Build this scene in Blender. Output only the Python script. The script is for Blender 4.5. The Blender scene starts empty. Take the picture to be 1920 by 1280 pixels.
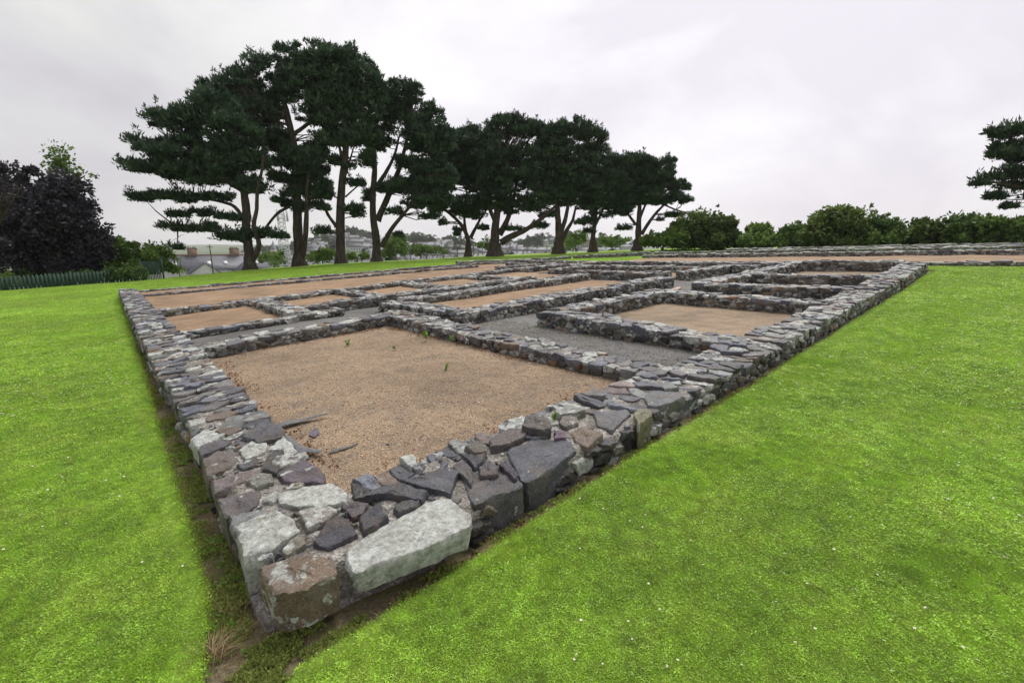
import bpy, math, random
import numpy as np
from mathutils import Vector

rad = math.radians
SC = bpy.context.scene
COL = SC.collection
rng = np.random.default_rng(7)
random.seed(7)
HAZE = .00019

# ------------------------------------------------------------------ camera model (16 mm lens on full frame)
F = 853.3; HZ = 466.0
PITCH = math.atan((640 - HZ) / F); YAW = rad(47.0); EYE = 1.8
cp, sp = math.cos(PITCH), math.sin(PITCH)
FWD = np.array([math.cos(YAW), math.sin(YAW)]); RGT = np.array([math.sin(YAW), -math.cos(YAW)])
U0 = 0.4354; SLOPE = 0.045


def sm(a, b, x):
    t = np.clip((np.asarray(x, float) - a) / (b - a), 0, 1)
    return t * t * (3 - 2 * t)


CREST_U = [-200, 3, 8.6, 15, 30, 42, 46, 60, 400]
CREST_V = [36, 34.0, 38.4, 39.6, 39.2, 31, 26, 30, 120]


def Zs(u, v):
    """ground height of the sloping site, falling away beyond the crest"""
    u = np.asarray(u, float); v = np.asarray(v, float)
    z = SLOPE * (np.clip(u, -30, 50) - U0) + 0.022 * sm(14, 26, u) * (8 - np.clip(v, -10, 18))
    d = v - np.interp(u, CREST_U, CREST_V)
    z = z - np.clip(0.22 * np.clip(d, 0, None), 0, 14) - 0.12 * sm(-4, 0, d)
    return z


def hills(u, v):
    """far side of the valley, rising behind the town"""
    f = u * FWD[0] + v * FWD[1]; r = u * RGT[0] + v * RGT[1]
    a = r / np.maximum(f, 1)
    hgt = 20 * np.exp(-((a + 0.36) / 0.085) ** 2) + 13 * np.exp(-((a + 0.18) / 0.10) ** 2) \
        + 15 * np.exp(-((a - 0.12) / 0.14) ** 2) + 5
    far = 4 * np.exp(-((a + 0.62) / 0.2) ** 2)
    return hgt * sm(260, 560, f) + (26 + far) * sm(1400, 2600, f)


def Zg(u, v):
    return Zs(u, v) + hills(np.asarray(u, float), np.asarray(v, float))


def ray(x, y):
    a, b = x - 960, y - 640
    fw = F * cp - b * sp
    h = FWD * fw + RGT * a
    return np.array([h[0], h[1], -(b * cp + F * sp)]), fw


def at(x, y, depth):
    """point seen at pixel (x, y) lying `depth` metres ahead"""
    d, fw = ray(x, y)
    p = d * (depth / fw)
    return np.array([p[0], p[1], p[2] + EYE])


def hit(x, y, h=0.0):
    d, fw = ray(x, y); d = d / np.linalg.norm(d[:2]); t = 0.5
    while t < 600:
        p = d * t
        if EYE + p[2] < float(Zg(p[0], p[1])) + h:
            break
        t *= 1.004
    return d[0] * t, d[1] * t


def ahead(u, v):
    return u * FWD[0] + v * FWD[1]


# ------------------------------------------------------------------ noise
def _h(ix, iy, iz, s):
    n = (ix * 374761393 + iy * 668265263 + iz * 2147483647 + s * 1274126177) & 0xFFFFFFFF
    n = ((n ^ (n >> 13)) * 1274126177) & 0xFFFFFFFF
    n = n ^ (n >> 16)
    return (n & 0xFFFF) / 65535.0


def vnoise(P, s=0):
    P = np.asarray(P, float)
    I = np.floor(P).astype(np.int64); f = P - I; f = f * f * (3 - 2 * f)
    x, y, z = I[:, 0], I[:, 1], I[:, 2]
    r = 0
    for dx in (0, 1):
        for dy in (0, 1):
            for dz in (0, 1):
                w = (f[:, 0] if dx else 1 - f[:, 0]) * (f[:, 1] if dy else 1 - f[:, 1]) * (f[:, 2] if dz else 1 - f[:, 2])
                r = r + w * _h(x + dx, y + dy, z + dz, s)
    return r * 2 - 1


def fbm(P, o=3, s=0):
    a, r, t = 1.0, 0, 0
    P = np.asarray(P, float)
    for k in range(o):
        r = r + a * vnoise(P * (2.03 ** k) + 17.3 * k, s + k); t += a; a *= 0.5
    return r / t


# ------------------------------------------------------------------ mesh buffer
class MB:
    def __init__(self):
        self.v = []; self.n = 0; self.loops = []; self.tot = []; self.c = []; self.mi = []

    def add(self, V, faces, col=None, mi=0):
        """V (n,3); faces: list of int arrays (m,k)"""
        V = np.asarray(V, float)
        for f in faces:
            f = np.asarray(f, np.int64)
            if f.size == 0: continue
            self.loops.append((f + self.n).ravel()); self.tot.append(np.full(len(f), f.shape[1]))
            self.mi.append(np.full(len(f), mi))
        self.v.append(V)
        c = np.zeros((len(V), 4)); c[:] = (1, 1, 1, 0) if col is None else col
        self.c.append(c)
        self.n += len(V)

    def box(self, x0, x1, y0, y1, z0, z1, col=None, mi=0, M=None):
        V = np.array([[x, y, z] for z in (z0, z1) for y in (y0, y1) for x in (x0, x1)], float)
        if M is not None: V = M(V)
        self.add(V, [[[0, 2, 3, 1], [4, 5, 7, 6], [0, 1, 5, 4], [2, 6, 7, 3], [0, 4, 6, 2], [1, 3, 7, 5]]], col, mi)

    def tube(self, pts, rads, n=8, col=None, mi=0, wob=0.0, cap=True):
        pts = np.asarray(pts, float); m = len(pts)
        T = np.gradient(pts, axis=0); T /= np.linalg.norm(T, axis=1)[:, None] + 1e-9
        V = []
        ref = np.array([0.31, 0.83, 0.2]) if abs(T[0][2]) > .7 else np.array([0, 0, 1.0])
        a = np.linspace(0, 2 * np.pi, n, endpoint=False)
        for i in range(m):
            x = np.cross(T[i], ref); x /= np.linalg.norm(x) + 1e-9; y = np.cross(T[i], x)
            r = rads[i] * (1 + (wob * rng.standard_normal(n) if wob else 0))
            V.append(pts[i] + (np.cos(a) * r)[:, None] * x + (np.sin(a) * r)[:, None] * y)
        V = np.concatenate(V)
        i, k = np.meshgrid(np.arange(m - 1), np.arange(n), indexing='ij'); k2 = (k + 1) % n
        q = np.stack([i * n + k, i * n + k2, (i + 1) * n + k2, (i + 1) * n + k], -1).reshape(-1, 4)
        fs = [q]
        if cap:
            fs.append(np.arange(n)[None, ::-1]); fs.append((np.arange(n) + (m - 1) * n)[None])
        self.add(V, fs, col, mi)

    def build(self, name, mat, parent=None, loc=(0, 0, 0), smooth=None, jitter=None):
        V = np.concatenate(self.v); C = np.concatenate(self.c)
        if jitter: V = jitter(V)
        V = V - np.asarray(loc, float)
        loops = np.concatenate(self.loops).astype(np.int32); tot = np.concatenate(self.tot).astype(np.int32)
        me = bpy.data.meshes.new(name)
        me.vertices.add(len(V)); me.vertices.foreach_set('co', V.astype(np.float32).ravel())
        me.loops.add(len(loops)); me.loops.foreach_set('vertex_index', loops)
        me.polygons.add(len(tot)); st = np.concatenate([[0], np.cumsum(tot)[:-1]]).astype(np.int32)
        me.polygons.foreach_set('loop_start', st); me.polygons.foreach_set('loop_total', tot)
        me.polygons.foreach_set('material_index', np.concatenate(self.mi).astype(np.int32))
        me.update(calc_edges=True)
        at_ = me.attributes.new('tone', 'FLOAT_COLOR', 'POINT'); at_.data.foreach_set('color', C.astype(np.float32).ravel())
        if smooth is not None:
            me.polygons.foreach_set('use_smooth', np.ones(len(tot), bool))
            if smooth < 180: me.set_sharp_from_angle(angle=rad(smooth))
        for m in (mat if isinstance(mat, (list, tuple)) else [mat]): me.materials.append(m)
        o = bpy.data.objects.new(name, me); COL.objects.link(o)
        o.location = loc
        if parent is not None:
            o.parent = parent
            o.location = np.asarray(loc, float) - np.asarray(parent.location)
        return o


def tag(o, label=None, cat=None, group=None, kind=None):
    if label: o['label'] = label
    if cat: o['category'] = cat
    if group: o['group'] = group
    if kind: o['kind'] = kind
    return o


def thing(name, loc, label, cat, group=None):
    o = bpy.data.objects.new(name, None); COL.objects.link(o); o.location = loc
    o.empty_display_size = 0.2
    return tag(o, label, cat, group)


def copy_tree(o, parent=None):
    c = o.copy(); COL.objects.link(c)
    if parent is not None: c.parent = parent
    for ch in o.children: copy_tree(ch, c)
    return c


# ------------------------------------------------------------------ materials
class NT:
    def __init__(self, name):
        self.m = bpy.data.materials.new(name); self.m.use_nodes = True
        self.t = self.m.node_tree; self.t.nodes.clear()
        self.out = self.n('ShaderNodeOutputMaterial')
        self.b = self.n('ShaderNodeBsdfPrincipled'); self.l(self.b.outputs[0], self.out.inputs[0])
        self.b.inputs['Roughness'].default_value = 0.8

    def n(self, ty, **k):
        x = self.t.nodes.new(ty)
        for a, b in k.items(): setattr(x, a, b)
        return x

    def l(self, a, b): self.t.links.new(a, b)

    def set(self, i, v):
        if isinstance(v, bpy.types.NodeSocket): self.l(v, i)
        else: i.default_value = v

    def pos(self, scale=(1, 1, 1)):
        g = self.n('ShaderNodeNewGeometry'); mp = self.n('ShaderNodeMapping')
        self.l(g.outputs['Position'], mp.inputs[0]); mp.inputs['Scale'].default_value = scale
        return mp.outputs[0]

    def noise(self, vec, scale, detail=4, rough=.55, dist=0):
        x = self.n('ShaderNodeTexNoise'); self.l(vec, x.inputs['Vector'])
        x.inputs['Scale'].default_value = scale; x.inputs['Detail'].default_value = detail
        x.inputs['Roughness'].default_value = rough; x.inputs['Distortion'].default_value = dist
        return x.outputs[0]

    def voro(self, vec, scale, out='Color', feature='F1'):
        x = self.n('ShaderNodeTexVoronoi', feature=feature); self.l(vec, x.inputs['Vector'])
        x.inputs['Scale'].default_value = scale
        return x.outputs[out]

    def ramp(self, fac, stops, interp='LINEAR'):
        x = self.n('ShaderNodeValToRGB'); x.color_ramp.interpolation = interp
        e = x.color_ramp.elements
        while len(e) < len(stops): e.new(.5)
        for k, (p, c) in enumerate(stops):
            e[k].position = p
            e[k].color = (c, c, c, 1) if isinstance(c, (int, float)) else (*c, 1)
        self.l(fac, x.inputs[0]); return x.outputs[0]

    def mix(self, fac, a, b, mode='MIX'):
        x = self.n('ShaderNodeMix', data_type='RGBA', blend_type=mode)
        self.set(x.inputs[0], fac)
        for i, v in ((6, a), (7, b)):
            self.set(x.inputs[i], v if isinstance(v, bpy.types.NodeSocket) else (*v, 1) if len(v) == 3 else v)
        return x.outputs[2]

    def math(self, op, a, b=0.0, c=None):
        x = self.n('ShaderNodeMath', operation=op)
        self.set(x.inputs[0], a); self.set(x.inputs[1], b)
        if c is not None: self.set(x.inputs[2], c)
        return x.outputs[0]

    def attr(self, name='tone'):
        x = self.n('ShaderNodeAttribute', attribute_name=name); return x

    def bump(self, h, strength=.5, dist=.01, prev=None):
        x = self.n('ShaderNodeBump'); x.inputs['Strength'].default_value = strength; x.inputs['Distance'].default_value = dist
        self.l(h, x.inputs['Height'])
        if prev is not None: self.l(prev, x.inputs['Normal'])
        return x.outputs[0]

    def done(self, col=None, rough=None, normal=None, spec=None):
        if col is not None: self.set(self.b.inputs['Base Color'], col if isinstance(col, bpy.types.NodeSocket) else (*col, 1))
        if rough is not None: self.set(self.b.inputs['Roughness'], rough)
        if spec is not None: self.b.inputs['Specular IOR Level'].default_value = spec
        if normal is not None: self.l(normal, self.b.inputs['Normal'])
        return self.m


def mat_stone():
    k = NT('wall_stone'); p = k.pos()
    a = k.attr()
    g = k.noise(p, 9, 6, .65); f = k.noise(p, 60, 5, .7); vf = k.noise(p, 220, 3, .7)
    c = k.mix(1, a.outputs['Color'], k.ramp(g, [(.28, .55), (.5, 1.0), (.72, 1.6)]), 'MULTIPLY')
    c = k.mix(1, c, k.ramp(f, [(.3, .6), (.5, 1.0), (.7, 1.5)]), 'MULTIPLY')
    br = k.noise(p, 5, 5, .7, .4)
    c = k.mix(k.ramp(br, [(.50, 0.0), (.66, .6)]), c, (.13, .092, .06))
    sheen = k.noise(p, 3.3, 5, .7, .8)
    c = k.mix(k.ramp(sheen, [(.52, 0.0), (.68, .5)]), c, (.17, .175, .19))  # paler grey patches paint a sheen into the stone colour
    # pale crusts of lichen, each stone has its own amount
    ln = k.noise(p, 13, 6, .62, .25)
    thr = k.math('SUBTRACT', .70, k.math('MULTIPLY', a.outputs['Alpha'], .33))
    lm = k.math('MULTIPLY', k.math('SUBTRACT', ln, thr), 22.0)
    lm = k.math('MINIMUM', k.math('MAXIMUM', lm, 0.0), .92)
    lc = k.mix(k.ramp(k.noise(p, 28, 6, .7), [(.38, 0.0), (.62, 1.0)]), (.27, .28, .25), (.58, .60, .575))
    lc = k.mix(k.ramp(k.noise(p, 6, 5, .65, .5), [(.48, 0.0), (.72, .6)]), lc, (.17, .165, .13))
    c = k.mix(lm, c, lc)
    sp_ = k.noise(p, 120, 2, .5)
    c = k.mix(k.ramp(sp_, [(.67, 0.0), (.72, .6)]), c, (.45, .45, .42))
    oc = k.noise(p, 21, 4, .6, .3)
    c = k.mix(k.ramp(oc, [(.66, 0.0), (.74, .6)]), c, (.22, .17, .05))
    b1 = k.bump(g, .8, .04); b2 = k.bump(f, .9, .016, b1); b3 = k.bump(vf, .7, .005, b2)
    r = k.ramp(g, [(.3, .34), (.7, .62)])
    return k.done(c, k.mix(lm, r, (.9, .9, .9)), b3, .45)


def mat_mortar():
    k = NT('lime_mortar'); p = k.pos()
    g = k.noise(p, 7, 6, .65); f = k.noise(p, 70, 5, .7)
    c = k.ramp(g, [(.3, (.08, .072, .06)), (.48, (.20, .185, .165)), (.66, (.38, .355, .33))])
    c = k.mix(1, c, k.ramp(f, [(.3, .6), (.5, 1.), (.7, 1.35)]), 'MULTIPLY')
    pv = k.voro(p, 55, 'Distance'); pc = k.n('ShaderNodeSeparateColor'); k.l(k.voro(p, 55, 'Color'), pc.inputs[0])
    c = k.mix(.55, c, k.mix(1, c, k.ramp(pc.outputs[0], [(0, .35), (.5, .9), (1, 1.7)]), 'MULTIPLY'))
    md = k.noise(p, 4, 5, .7, .5); c = k.mix(k.ramp(md, [(.56, 0.0), (.68, .6)]), c, (.07, .075, .03))
    return k.done(c, .9, k.bump(pv, .9, .012, k.bump(f, .7, .01, k.bump(g, .5, .03))))


def mat_gravel(name, cols, stain, sc=1.0, wet=.85):
    k = NT(name); p = k.pos()
    v1 = k.voro(p, 110 * sc, 'Color'); d1 = k.voro(p, 110 * sc, 'Distance')
    v2 = k.voro(p, 230 * sc, 'Color')
    sep = k.n('ShaderNodeSeparateColor'); k.l(v1, sep.inputs[0])
    c = k.ramp(sep.outputs[0], [(0, cols[0]), (.3, cols[1]), (.55, cols[2]), (.8, cols[3]), (1, cols[4])])
    sep2 = k.n('ShaderNodeSeparateColor'); k.l(v2, sep2.inputs[0])
    c2 = k.ramp(sep2.outputs[1], [(0, cols[1]), (.5, cols[2]), (1, cols[4])])
    c = k.mix(.35, c, c2)
    b = k.noise(p, .8, 5, .6); c = k.mix(1, c, k.ramp(b, [(.34, .66), (.5, 1.0), (.66, 1.16)]), 'MULTIPLY')
    b2 = k.noise(p, 3.1, 5, .65); c = k.mix(k.ramp(b2, [(.48, 0.0), (.66, .6)]), c, stain)
    b3 = k.noise(k.pos((1, 1, 1)), 1.7, 5, .7, .5)
    c = k.mix(k.ramp(b3, [(.62, 0.0), (.72, .5)]), c, (.22, .17, .06))
    n = k.bump(d1, .8, .008); n = k.bump(k.noise(p, 260 * sc, 3), .6, .004, n)
    return k.done(c, wet, n, .3)


def mat_lawn():
    k = NT('mown_lawn'); p = k.pos()
    a = k.noise(p, .35, 5, .6); b = k.noise(p, 2.2, 5, .65); f = k.noise(p, 26, 5, .75); ff = k.noise(p, 150, 3, .7)
    c = k.ramp(b, [(.3, (.135, .255, .024)), (.5, (.205, .345, .032)), (.7, (.29, .40, .05))])
    c = k.mix(1, c, k.ramp(a, [(.35, .85), (.65, 1.15)]), 'MULTIPLY')
    c = k.mix(1, c, k.ramp(f, [(.3, .5), (.5, 1.), (.7, 1.45)]), 'MULTIPLY')
    c = k.mix(1, c, k.ramp(ff, [(.3, .55), (.5, 1.), (.7, 1.4)]), 'MULTIPLY')
    return k.done(c, .9, k.bump(ff, .8, .02, k.bump(f, .8, .04)), .15)


def mat_soil():
    k = NT('damp_soil'); p = k.pos()
    g = k.noise(p, 6, 5, .65); f = k.noise(p, 45, 6, .75); m = k.noise(p, 3.5, 6, .7, .6)
    c = k.ramp(f, [(.3, (.10, .082, .052)), (.55, (.25, .205, .125)), (.75, (.42, .35, .225))])
    c = k.mix(k.ramp(m, [(.5, 0.0), (.6, .75)]), c, k.mix(f, (.09, .11, .03), (.26, .25, .09)))
    c = k.mix(k.ramp(g, [(.6, 0.0), (.72, .6)]), c, (.12, .065, .03))
    return k.done(c, .95, k.bump(f, .9, .03, k.bump(g, .6, .05)), .2)


def mat_leaf(name, c0, c1, trans=.25, rough=.6, spec=.3):
    k = NT(name); a = k.attr()
    sep = k.n('ShaderNodeSeparateColor'); k.l(a.outputs['Color'], sep.inputs[0])
    c = k.mix(sep.outputs[0], c0, c1)
    k.done(c, rough, None, spec)
    if trans:
        tr = k.n('ShaderNodeBsdfTranslucent'); k.l(c, tr.inputs[0])
        ms = k.n('ShaderNodeMixShader'); ms.inputs[0].default_value = trans
        k.l(k.b.outputs[0], ms.inputs[1]); k.l(tr.outputs[0], ms.inputs[2]); k.l(ms.outputs[0], k.out.inputs[0])
    return k.m


def mat_grass():
    k = NT('grass_blades'); p = k.pos(); a = k.attr()
    sep = k.n('ShaderNodeSeparateColor'); k.l(a.outputs['Color'], sep.inputs[0])
    b = k.noise(p, 2.2, 5, .65); big = k.noise(p, .35, 5, .6); sm_ = k.noise(p, 11, 3, .6)
    c = k.ramp(b, [(.28, (.215, .385, .032)), (.5, (.305, .50, .044)), (.72, (.40, .565, .072))])
    c = k.mix(1, c, k.ramp(big, [(.35, .85), (.65, 1.15)]), 'MULTIPLY')
    c = k.mix(1, c, k.ramp(sm_, [(.3, .74), (.5, 1.), (.7, 1.22)]), 'MULTIPLY')
    c = k.mix(1, c, k.ramp(sep.outputs[0], [(0, .42), (1, 1.5)]), 'MULTIPLY')
    pt = k.noise(k.pos((1, 1, 1)), 5.5, 4, .7, .6)
    c = k.mix(k.ramp(pt, [(.60, 0.0), (.74, .4)]), c, (.19, .20, .05))
    pd = k.noise(k.pos((1.3, .8, 1)), 3.1, 5, .7, .4)
    c = k.mix(k.ramp(pd, [(.55, 0.0), (.72, .38)]), c, (.085, .20, .035))
    c = k.mix(k.math('MULTIPLY', sep.outputs[1], .8), c, (.36, .30, .14))
    k.done(c, .42, None, .36)
    tr = k.n('ShaderNodeBsdfTranslucent'); k.l(c, tr.inputs[0])
    ms = k.n('ShaderNodeMixShader'); ms.inputs[0].default_value = .4
    k.l(k.b.outputs[0], ms.inputs[1]); k.l(tr.outputs[0], ms.inputs[2]); k.l(ms.outputs[0], k.out.inputs[0])
    return k.m


def mat_bark():
    k = NT('pine_bark'); p = k.pos((1, 1, .25)); g = k.noise(p, 7, 6, .7)
    c = k.ramp(g, [(.3, (.026, .021, .018)), (.55, (.07, .056, .046)), (.75, (.15, .125, .10))])
    return k.done(c, .95, k.bump(g, .9, .08), .2)


def mat_plain(name, col, rough=.8, var=.25, scale=4, spec=.3):
    k = NT(name); p = k.pos(); g = k.noise(p, scale, 5, .65)
    c = k.mix(1, (*col, 1), k.ramp(g, [(.3, 1 - var), (.7, 1 + var)]), 'MULTIPLY')
    return k.done(c, rough, None, spec)


def mat_slate():
    k = NT('roof_slate'); g = k.noise(k.pos(), 1.2, 5, .65)
    c = k.ramp(g, [(.3, (.065, .07, .085)), (.7, (.115, .122, .145))])
    return k.done(c, .6)


M = dict(
    stone=mat_stone(), mortar=mat_mortar(), lawn=mat_lawn(), soil=mat_soil(), grass=mat_grass(), bark=mat_bark(),
    gravel=mat_gravel('sandy_gravel', [(.06, .052, .042), (.16, .118, .078), (.275, .19, .112), (.34, .24, .15), (.45, .37, .28)], (.125, .105, .082)),
    ochre=mat_gravel('ochre_gravel', [(.08, .06, .045), (.20, .13, .078), (.29, .187, .108), (.33, .215, .13), (.42, .32, .22)], (.19, .105, .06)),
    path=mat_gravel('grey_gravel', [(.045, .045, .045), (.09, .088, .084), (.135, .132, .127), (.18, .176, .168), (.28, .27, .26)], (.10, .09, .075)),
    needle=mat_leaf('pine_needles', (.014, .032, .019), (.066, .115, .060), .18, .55),
    beech=mat_leaf('copper_leaves', (.014, .012, .019), (.056, .047, .068), .12, .5),
    leaf=mat_leaf('hedge_leaves', (.036, .078, .022), (.22, .32, .085), .32),
    leaf2=mat_leaf('bright_leaves', (.06, .11, .018), (.21, .32, .065), .35),
    leaf3=mat_leaf('olive_leaves', (.04, .066, .019), (.165, .225, .058), .28),
    turf=mat_leaf('trench_moss', (.15, .19, .045), (.38, .45, .12), .35), thatch=mat_leaf('dead_thatch', (.16, .10, .05), (.36, .26, .13), .2),
    moss=mat_leaf('moss_leaves', (.045, .045, .010), (.17, .15, .035), .2),
    rust=mat_leaf('rust_leaves', (.10, .035, .015), (.28, .12, .04), .25),
    weed=mat_leaf('weed_leaves', (.10, .21, .03), (.26, .42, .08), .35),
    straw=mat_leaf('straw', (.20, .14, .07), (.45, .34, .19), .2),
    white=mat_plain('white_render', (.62, .62, .60), .85), cream=mat_plain('cream_render', (.50, .47, .42), .85),
    greyw=mat_plain('grey_render', (.33, .33, .33), .85), brick=mat_plain('brick', (.20, .135, .10), .9, .4),
    slate=mat_slate(), ridge=mat_plain('ridge_tile', (.30, .15, .11), .8), pane=mat_plain('window_glass', (.12, .14, .17), .15),
    fence=mat_plain('green_paint', (.028, .062, .046), .6, .35), wood=mat_plain('weathered_wood', (.10, .085, .07), .9),
    steel=mat_plain('pale_steel', (.55, .57, .58), .5), membrane=mat_plain('grey_membrane', (.12, .12, .125), .75, .25, 30),
    petal=mat_plain('white_petal', (.80, .79, .77), .7, .05), yolk=mat_plain('yellow_centre', (.65, .42, .03), .7),
    boulder=mat_plain('grey_boulder', (.24, .24, .23), .9, .4, 3), wood_far=mat_leaf('far_wood', (.03, .05, .025), (.10, .14, .06), .2),
)

# ------------------------------------------------------------------ world, sun, camera
W_ = bpy.data.worlds.new('World'); SC.world = W_; W_.use_nodes = True
t = W_.node_tree; t.nodes.clear()
SUN_AZ = rad(24); SUN_EL = rad(58)


def build_world():
    N = t.nodes.new; L = t.links.new
    out = N('ShaderNodeOutputWorld'); bg = N('ShaderNodeBackground'); L(bg.outputs[0], out.inputs[0])
    sky = N('ShaderNodeTexSky'); sky.sky_type = 'NISHITA'; sky.sun_disc = False
    sky.sun_elevation = SUN_EL; sky.sun_rotation = rad(90) - SUN_AZ; sky.dust_density = 3
    tc = N('ShaderNodeTexCoord')
    mp = N('ShaderNodeMapping'); mp.inputs['Scale'].default_value = (1, 1, 1.9); L(tc.outputs['Generated'], mp.inputs[0])

    def noise(sc, det, ro, dist, loc):
        m2 = N('ShaderNodeMapping'); m2.inputs['Location'].default_value = loc; L(mp.outputs[0], m2.inputs[0])
        x = N('ShaderNodeTexNoise'); x.inputs['Scale'].default_value = sc; x.inputs['Detail'].default_value = det
        x.inputs['Roughness'].default_value = ro; x.inputs['Distortion'].default_value = dist; L(m2.outputs[0], x.inputs[0]); return x.outputs[0]
    n1 = noise(1.1, 6, .5, .35, (3.1, .7, 0)); n2 = noise(2.6, 7, .55, .5, (.4, 5.2, 1))
    ad = N('ShaderNodeMath'); ad.operation = 'MULTIPLY_ADD'; L(n2, ad.inputs[0]); ad.inputs[1].default_value = .62; L(n1, ad.inputs[2])
    rp = N('ShaderNodeValToRGB'); e = rp.color_ramp.elements
    e[0].position = .60; e[0].color = (.68, .645, .695, 1); e[1].position = .95; e[1].color = (1.0, .985, .95, 1)
    m = e.new(.77); m.color = (.835, .808, .835, 1)
    L(ad.outputs[0], rp.inputs[0])
    # the cloud is thinner and brighter round the hidden sun
    dt = N('ShaderNodeVectorMath'); dt.operation = 'DOT_PRODUCT'; L(tc.outputs['Generated'], dt.inputs[0])
    ce = math.cos(rad(32)); dt.inputs[1].default_value = (ce * math.cos(SUN_AZ), ce * math.sin(SUN_AZ), math.sin(rad(32)))
    g = N('ShaderNodeMapRange'); g.inputs[1].default_value = .5; g.inputs[2].default_value = 1.0; g.inputs[3].default_value = .83; g.inputs[4].default_value = 1.30
    g.interpolation_type = 'SMOOTHSTEP'; L(dt.outputs['Value'], g.inputs[0])
    mu = N('ShaderNodeVectorMath'); mu.operation = 'SCALE'; L(rp.outputs[0], mu.inputs[0]); L(g.outputs[0], mu.inputs['Scale'])
    s2 = N('ShaderNodeVectorMath'); s2.operation = 'SCALE'; s2.inputs['Scale'].default_value = 4.25; L(mu.outputs[0], s2.inputs[0])
    mx = N('ShaderNodeMix'); mx.data_type = 'RGBA'; mx.inputs[0].default_value = .96
    L(sky.outputs[0], mx.inputs[6]); L(s2.outputs[0], mx.inputs[7])
    L(mx.outputs[2], bg.inputs[0]); bg.inputs[1].default_value = 0.1


build_world()
ld = bpy.data.lights.new('sun', 'SUN'); ld.energy = 1.5; ld.angle = rad(40); ld.color = (1, .97, .92)
sun = bpy.data.objects.new('sun', ld); COL.objects.link(sun)
sd = Vector((math.cos(SUN_EL) * math.cos(SUN_AZ), math.cos(SUN_EL) * math.sin(SUN_AZ), math.sin(SUN_EL)))
sun.rotation_euler = sd.to_track_quat('Z', 'Y').to_euler(); sun.location = sd * 60
cd = bpy.data.cameras.new('camera'); cam = bpy.data.objects.new('camera', cd); COL.objects.link(cam)
cd.sensor_width = 36; cd.lens = F / 1920 * 36; cd.clip_end = 9000; cd.clip_start = .05
cam.location = (0, 0, EYE)
fw3 = Vector((FWD[0] * cp, FWD[1] * cp, -sp)); cam.rotation_euler = fw3.to_track_quat('-Z', 'Y').to_euler()
SC.camera = cam
SC.view_settings.view_transform = 'Standard'; SC.view_settings.look = 'None'; SC.view_settings.exposure = 1.25; SC.view_settings.gamma = 1

# ------------------------------------------------------------------ ground
# plan of the ruin: x runs along its right wall, y along its left wall
EDGE_L = ([-1, 2.0, 2.6, 3.7, 4.9, 10.4, 19.8, 25.2], [.02, .06, .20, .24, .26, .40, .70, .86])      # lawn edge beside the left wall: x at y
EDGE_R = ([.0, .45, 1.2, 2.0, 3.2, 5.4, 10.4, 21.6, 23], [1.80, 1.80, 1.80, 1.80, 1.80, 1.76, 1.72, 1.56, 1.56])  # lawn edge beside the right wall: y at x
U_END, V_END = 21.7, 23.6


def inside(u, v):
    w = .03 * fbm(np.stack([u * 5, v * 5, 0 * u], 1), 3, 5)
    return (u > np.interp(v, *EDGE_L) + w) & (v > np.interp(u, *EDGE_R) + w) & (u < U_END) & (v < V_END + w)


def lines(marks, lo, hi, fine, grow):
    xs = []
    for a, b, s in marks: xs += list(np.arange(a, b, s))
    a = min(m[0] for m in marks); b = max(m[1] for m in marks); xs.append(b)
    s = fine; x = a
    while x > lo: x -= s; xs.append(x); s *= grow
    s = fine; x = b
    while x < hi: x += s; xs.append(x); s *= grow
    return np.array(sorted(set(round(q, 4) for q in xs)))


def grid_mesh(name, us, vs, zf, mat, mask=None):
    Ug, Vg = np.meshgrid(us, vs, indexing='ij')
    P = np.stack([Ug.ravel(), Vg.ravel(), zf(Ug.ravel(), Vg.ravel())], 1)
    nv = len(vs); i, j = np.meshgrid(np.arange(len(us) - 1), np.arange(nv - 1), indexing='ij')
    q = np.stack([i * nv + j, (i + 1) * nv + j, (i + 1) * nv + j + 1, i * nv + j + 1], -1).reshape(-1, 4)
    if mask is not None:
        c = P[q].mean(1); q = q[mask(c[:, 0], c[:, 1])]
    mb = MB(); mb.add(P, [q]); return mb.build(name, mat, smooth=180)


us = lines([(-2, 0, .15), (0, .95, .03), (.95, 5, .1), (5, 21.5, .35), (21.5, 22, .06)], -42, 62, .15, 1.12)
vs = lines([(-1, 1.5, .12), (1.5, 2.1, .025), (2.1, 6, .1), (6, 23.4, .35), (23.4, 23.8, .06), (23.8, 42, .6)], -30, 52, .15, 1.12)


def lawn_z(u, v):
    z = Zs(u, v) + .012 * fbm(np.stack([u * 1.7, v * 1.7, 0 * u], 1), 3, 2)
    ins = inside(u, v)
    return np.where(ins, z - .32, z)


tag(grid_mesh('lawn', us, vs, lawn_z, M['lawn']), kind='structure')
# the valley floor and the far hills
ang = np.linspace(-1.25, 1.25, 150); dist = np.concatenate([np.linspace(20, 120, 26), np.geomspace(130, 5500, 70)])


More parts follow.
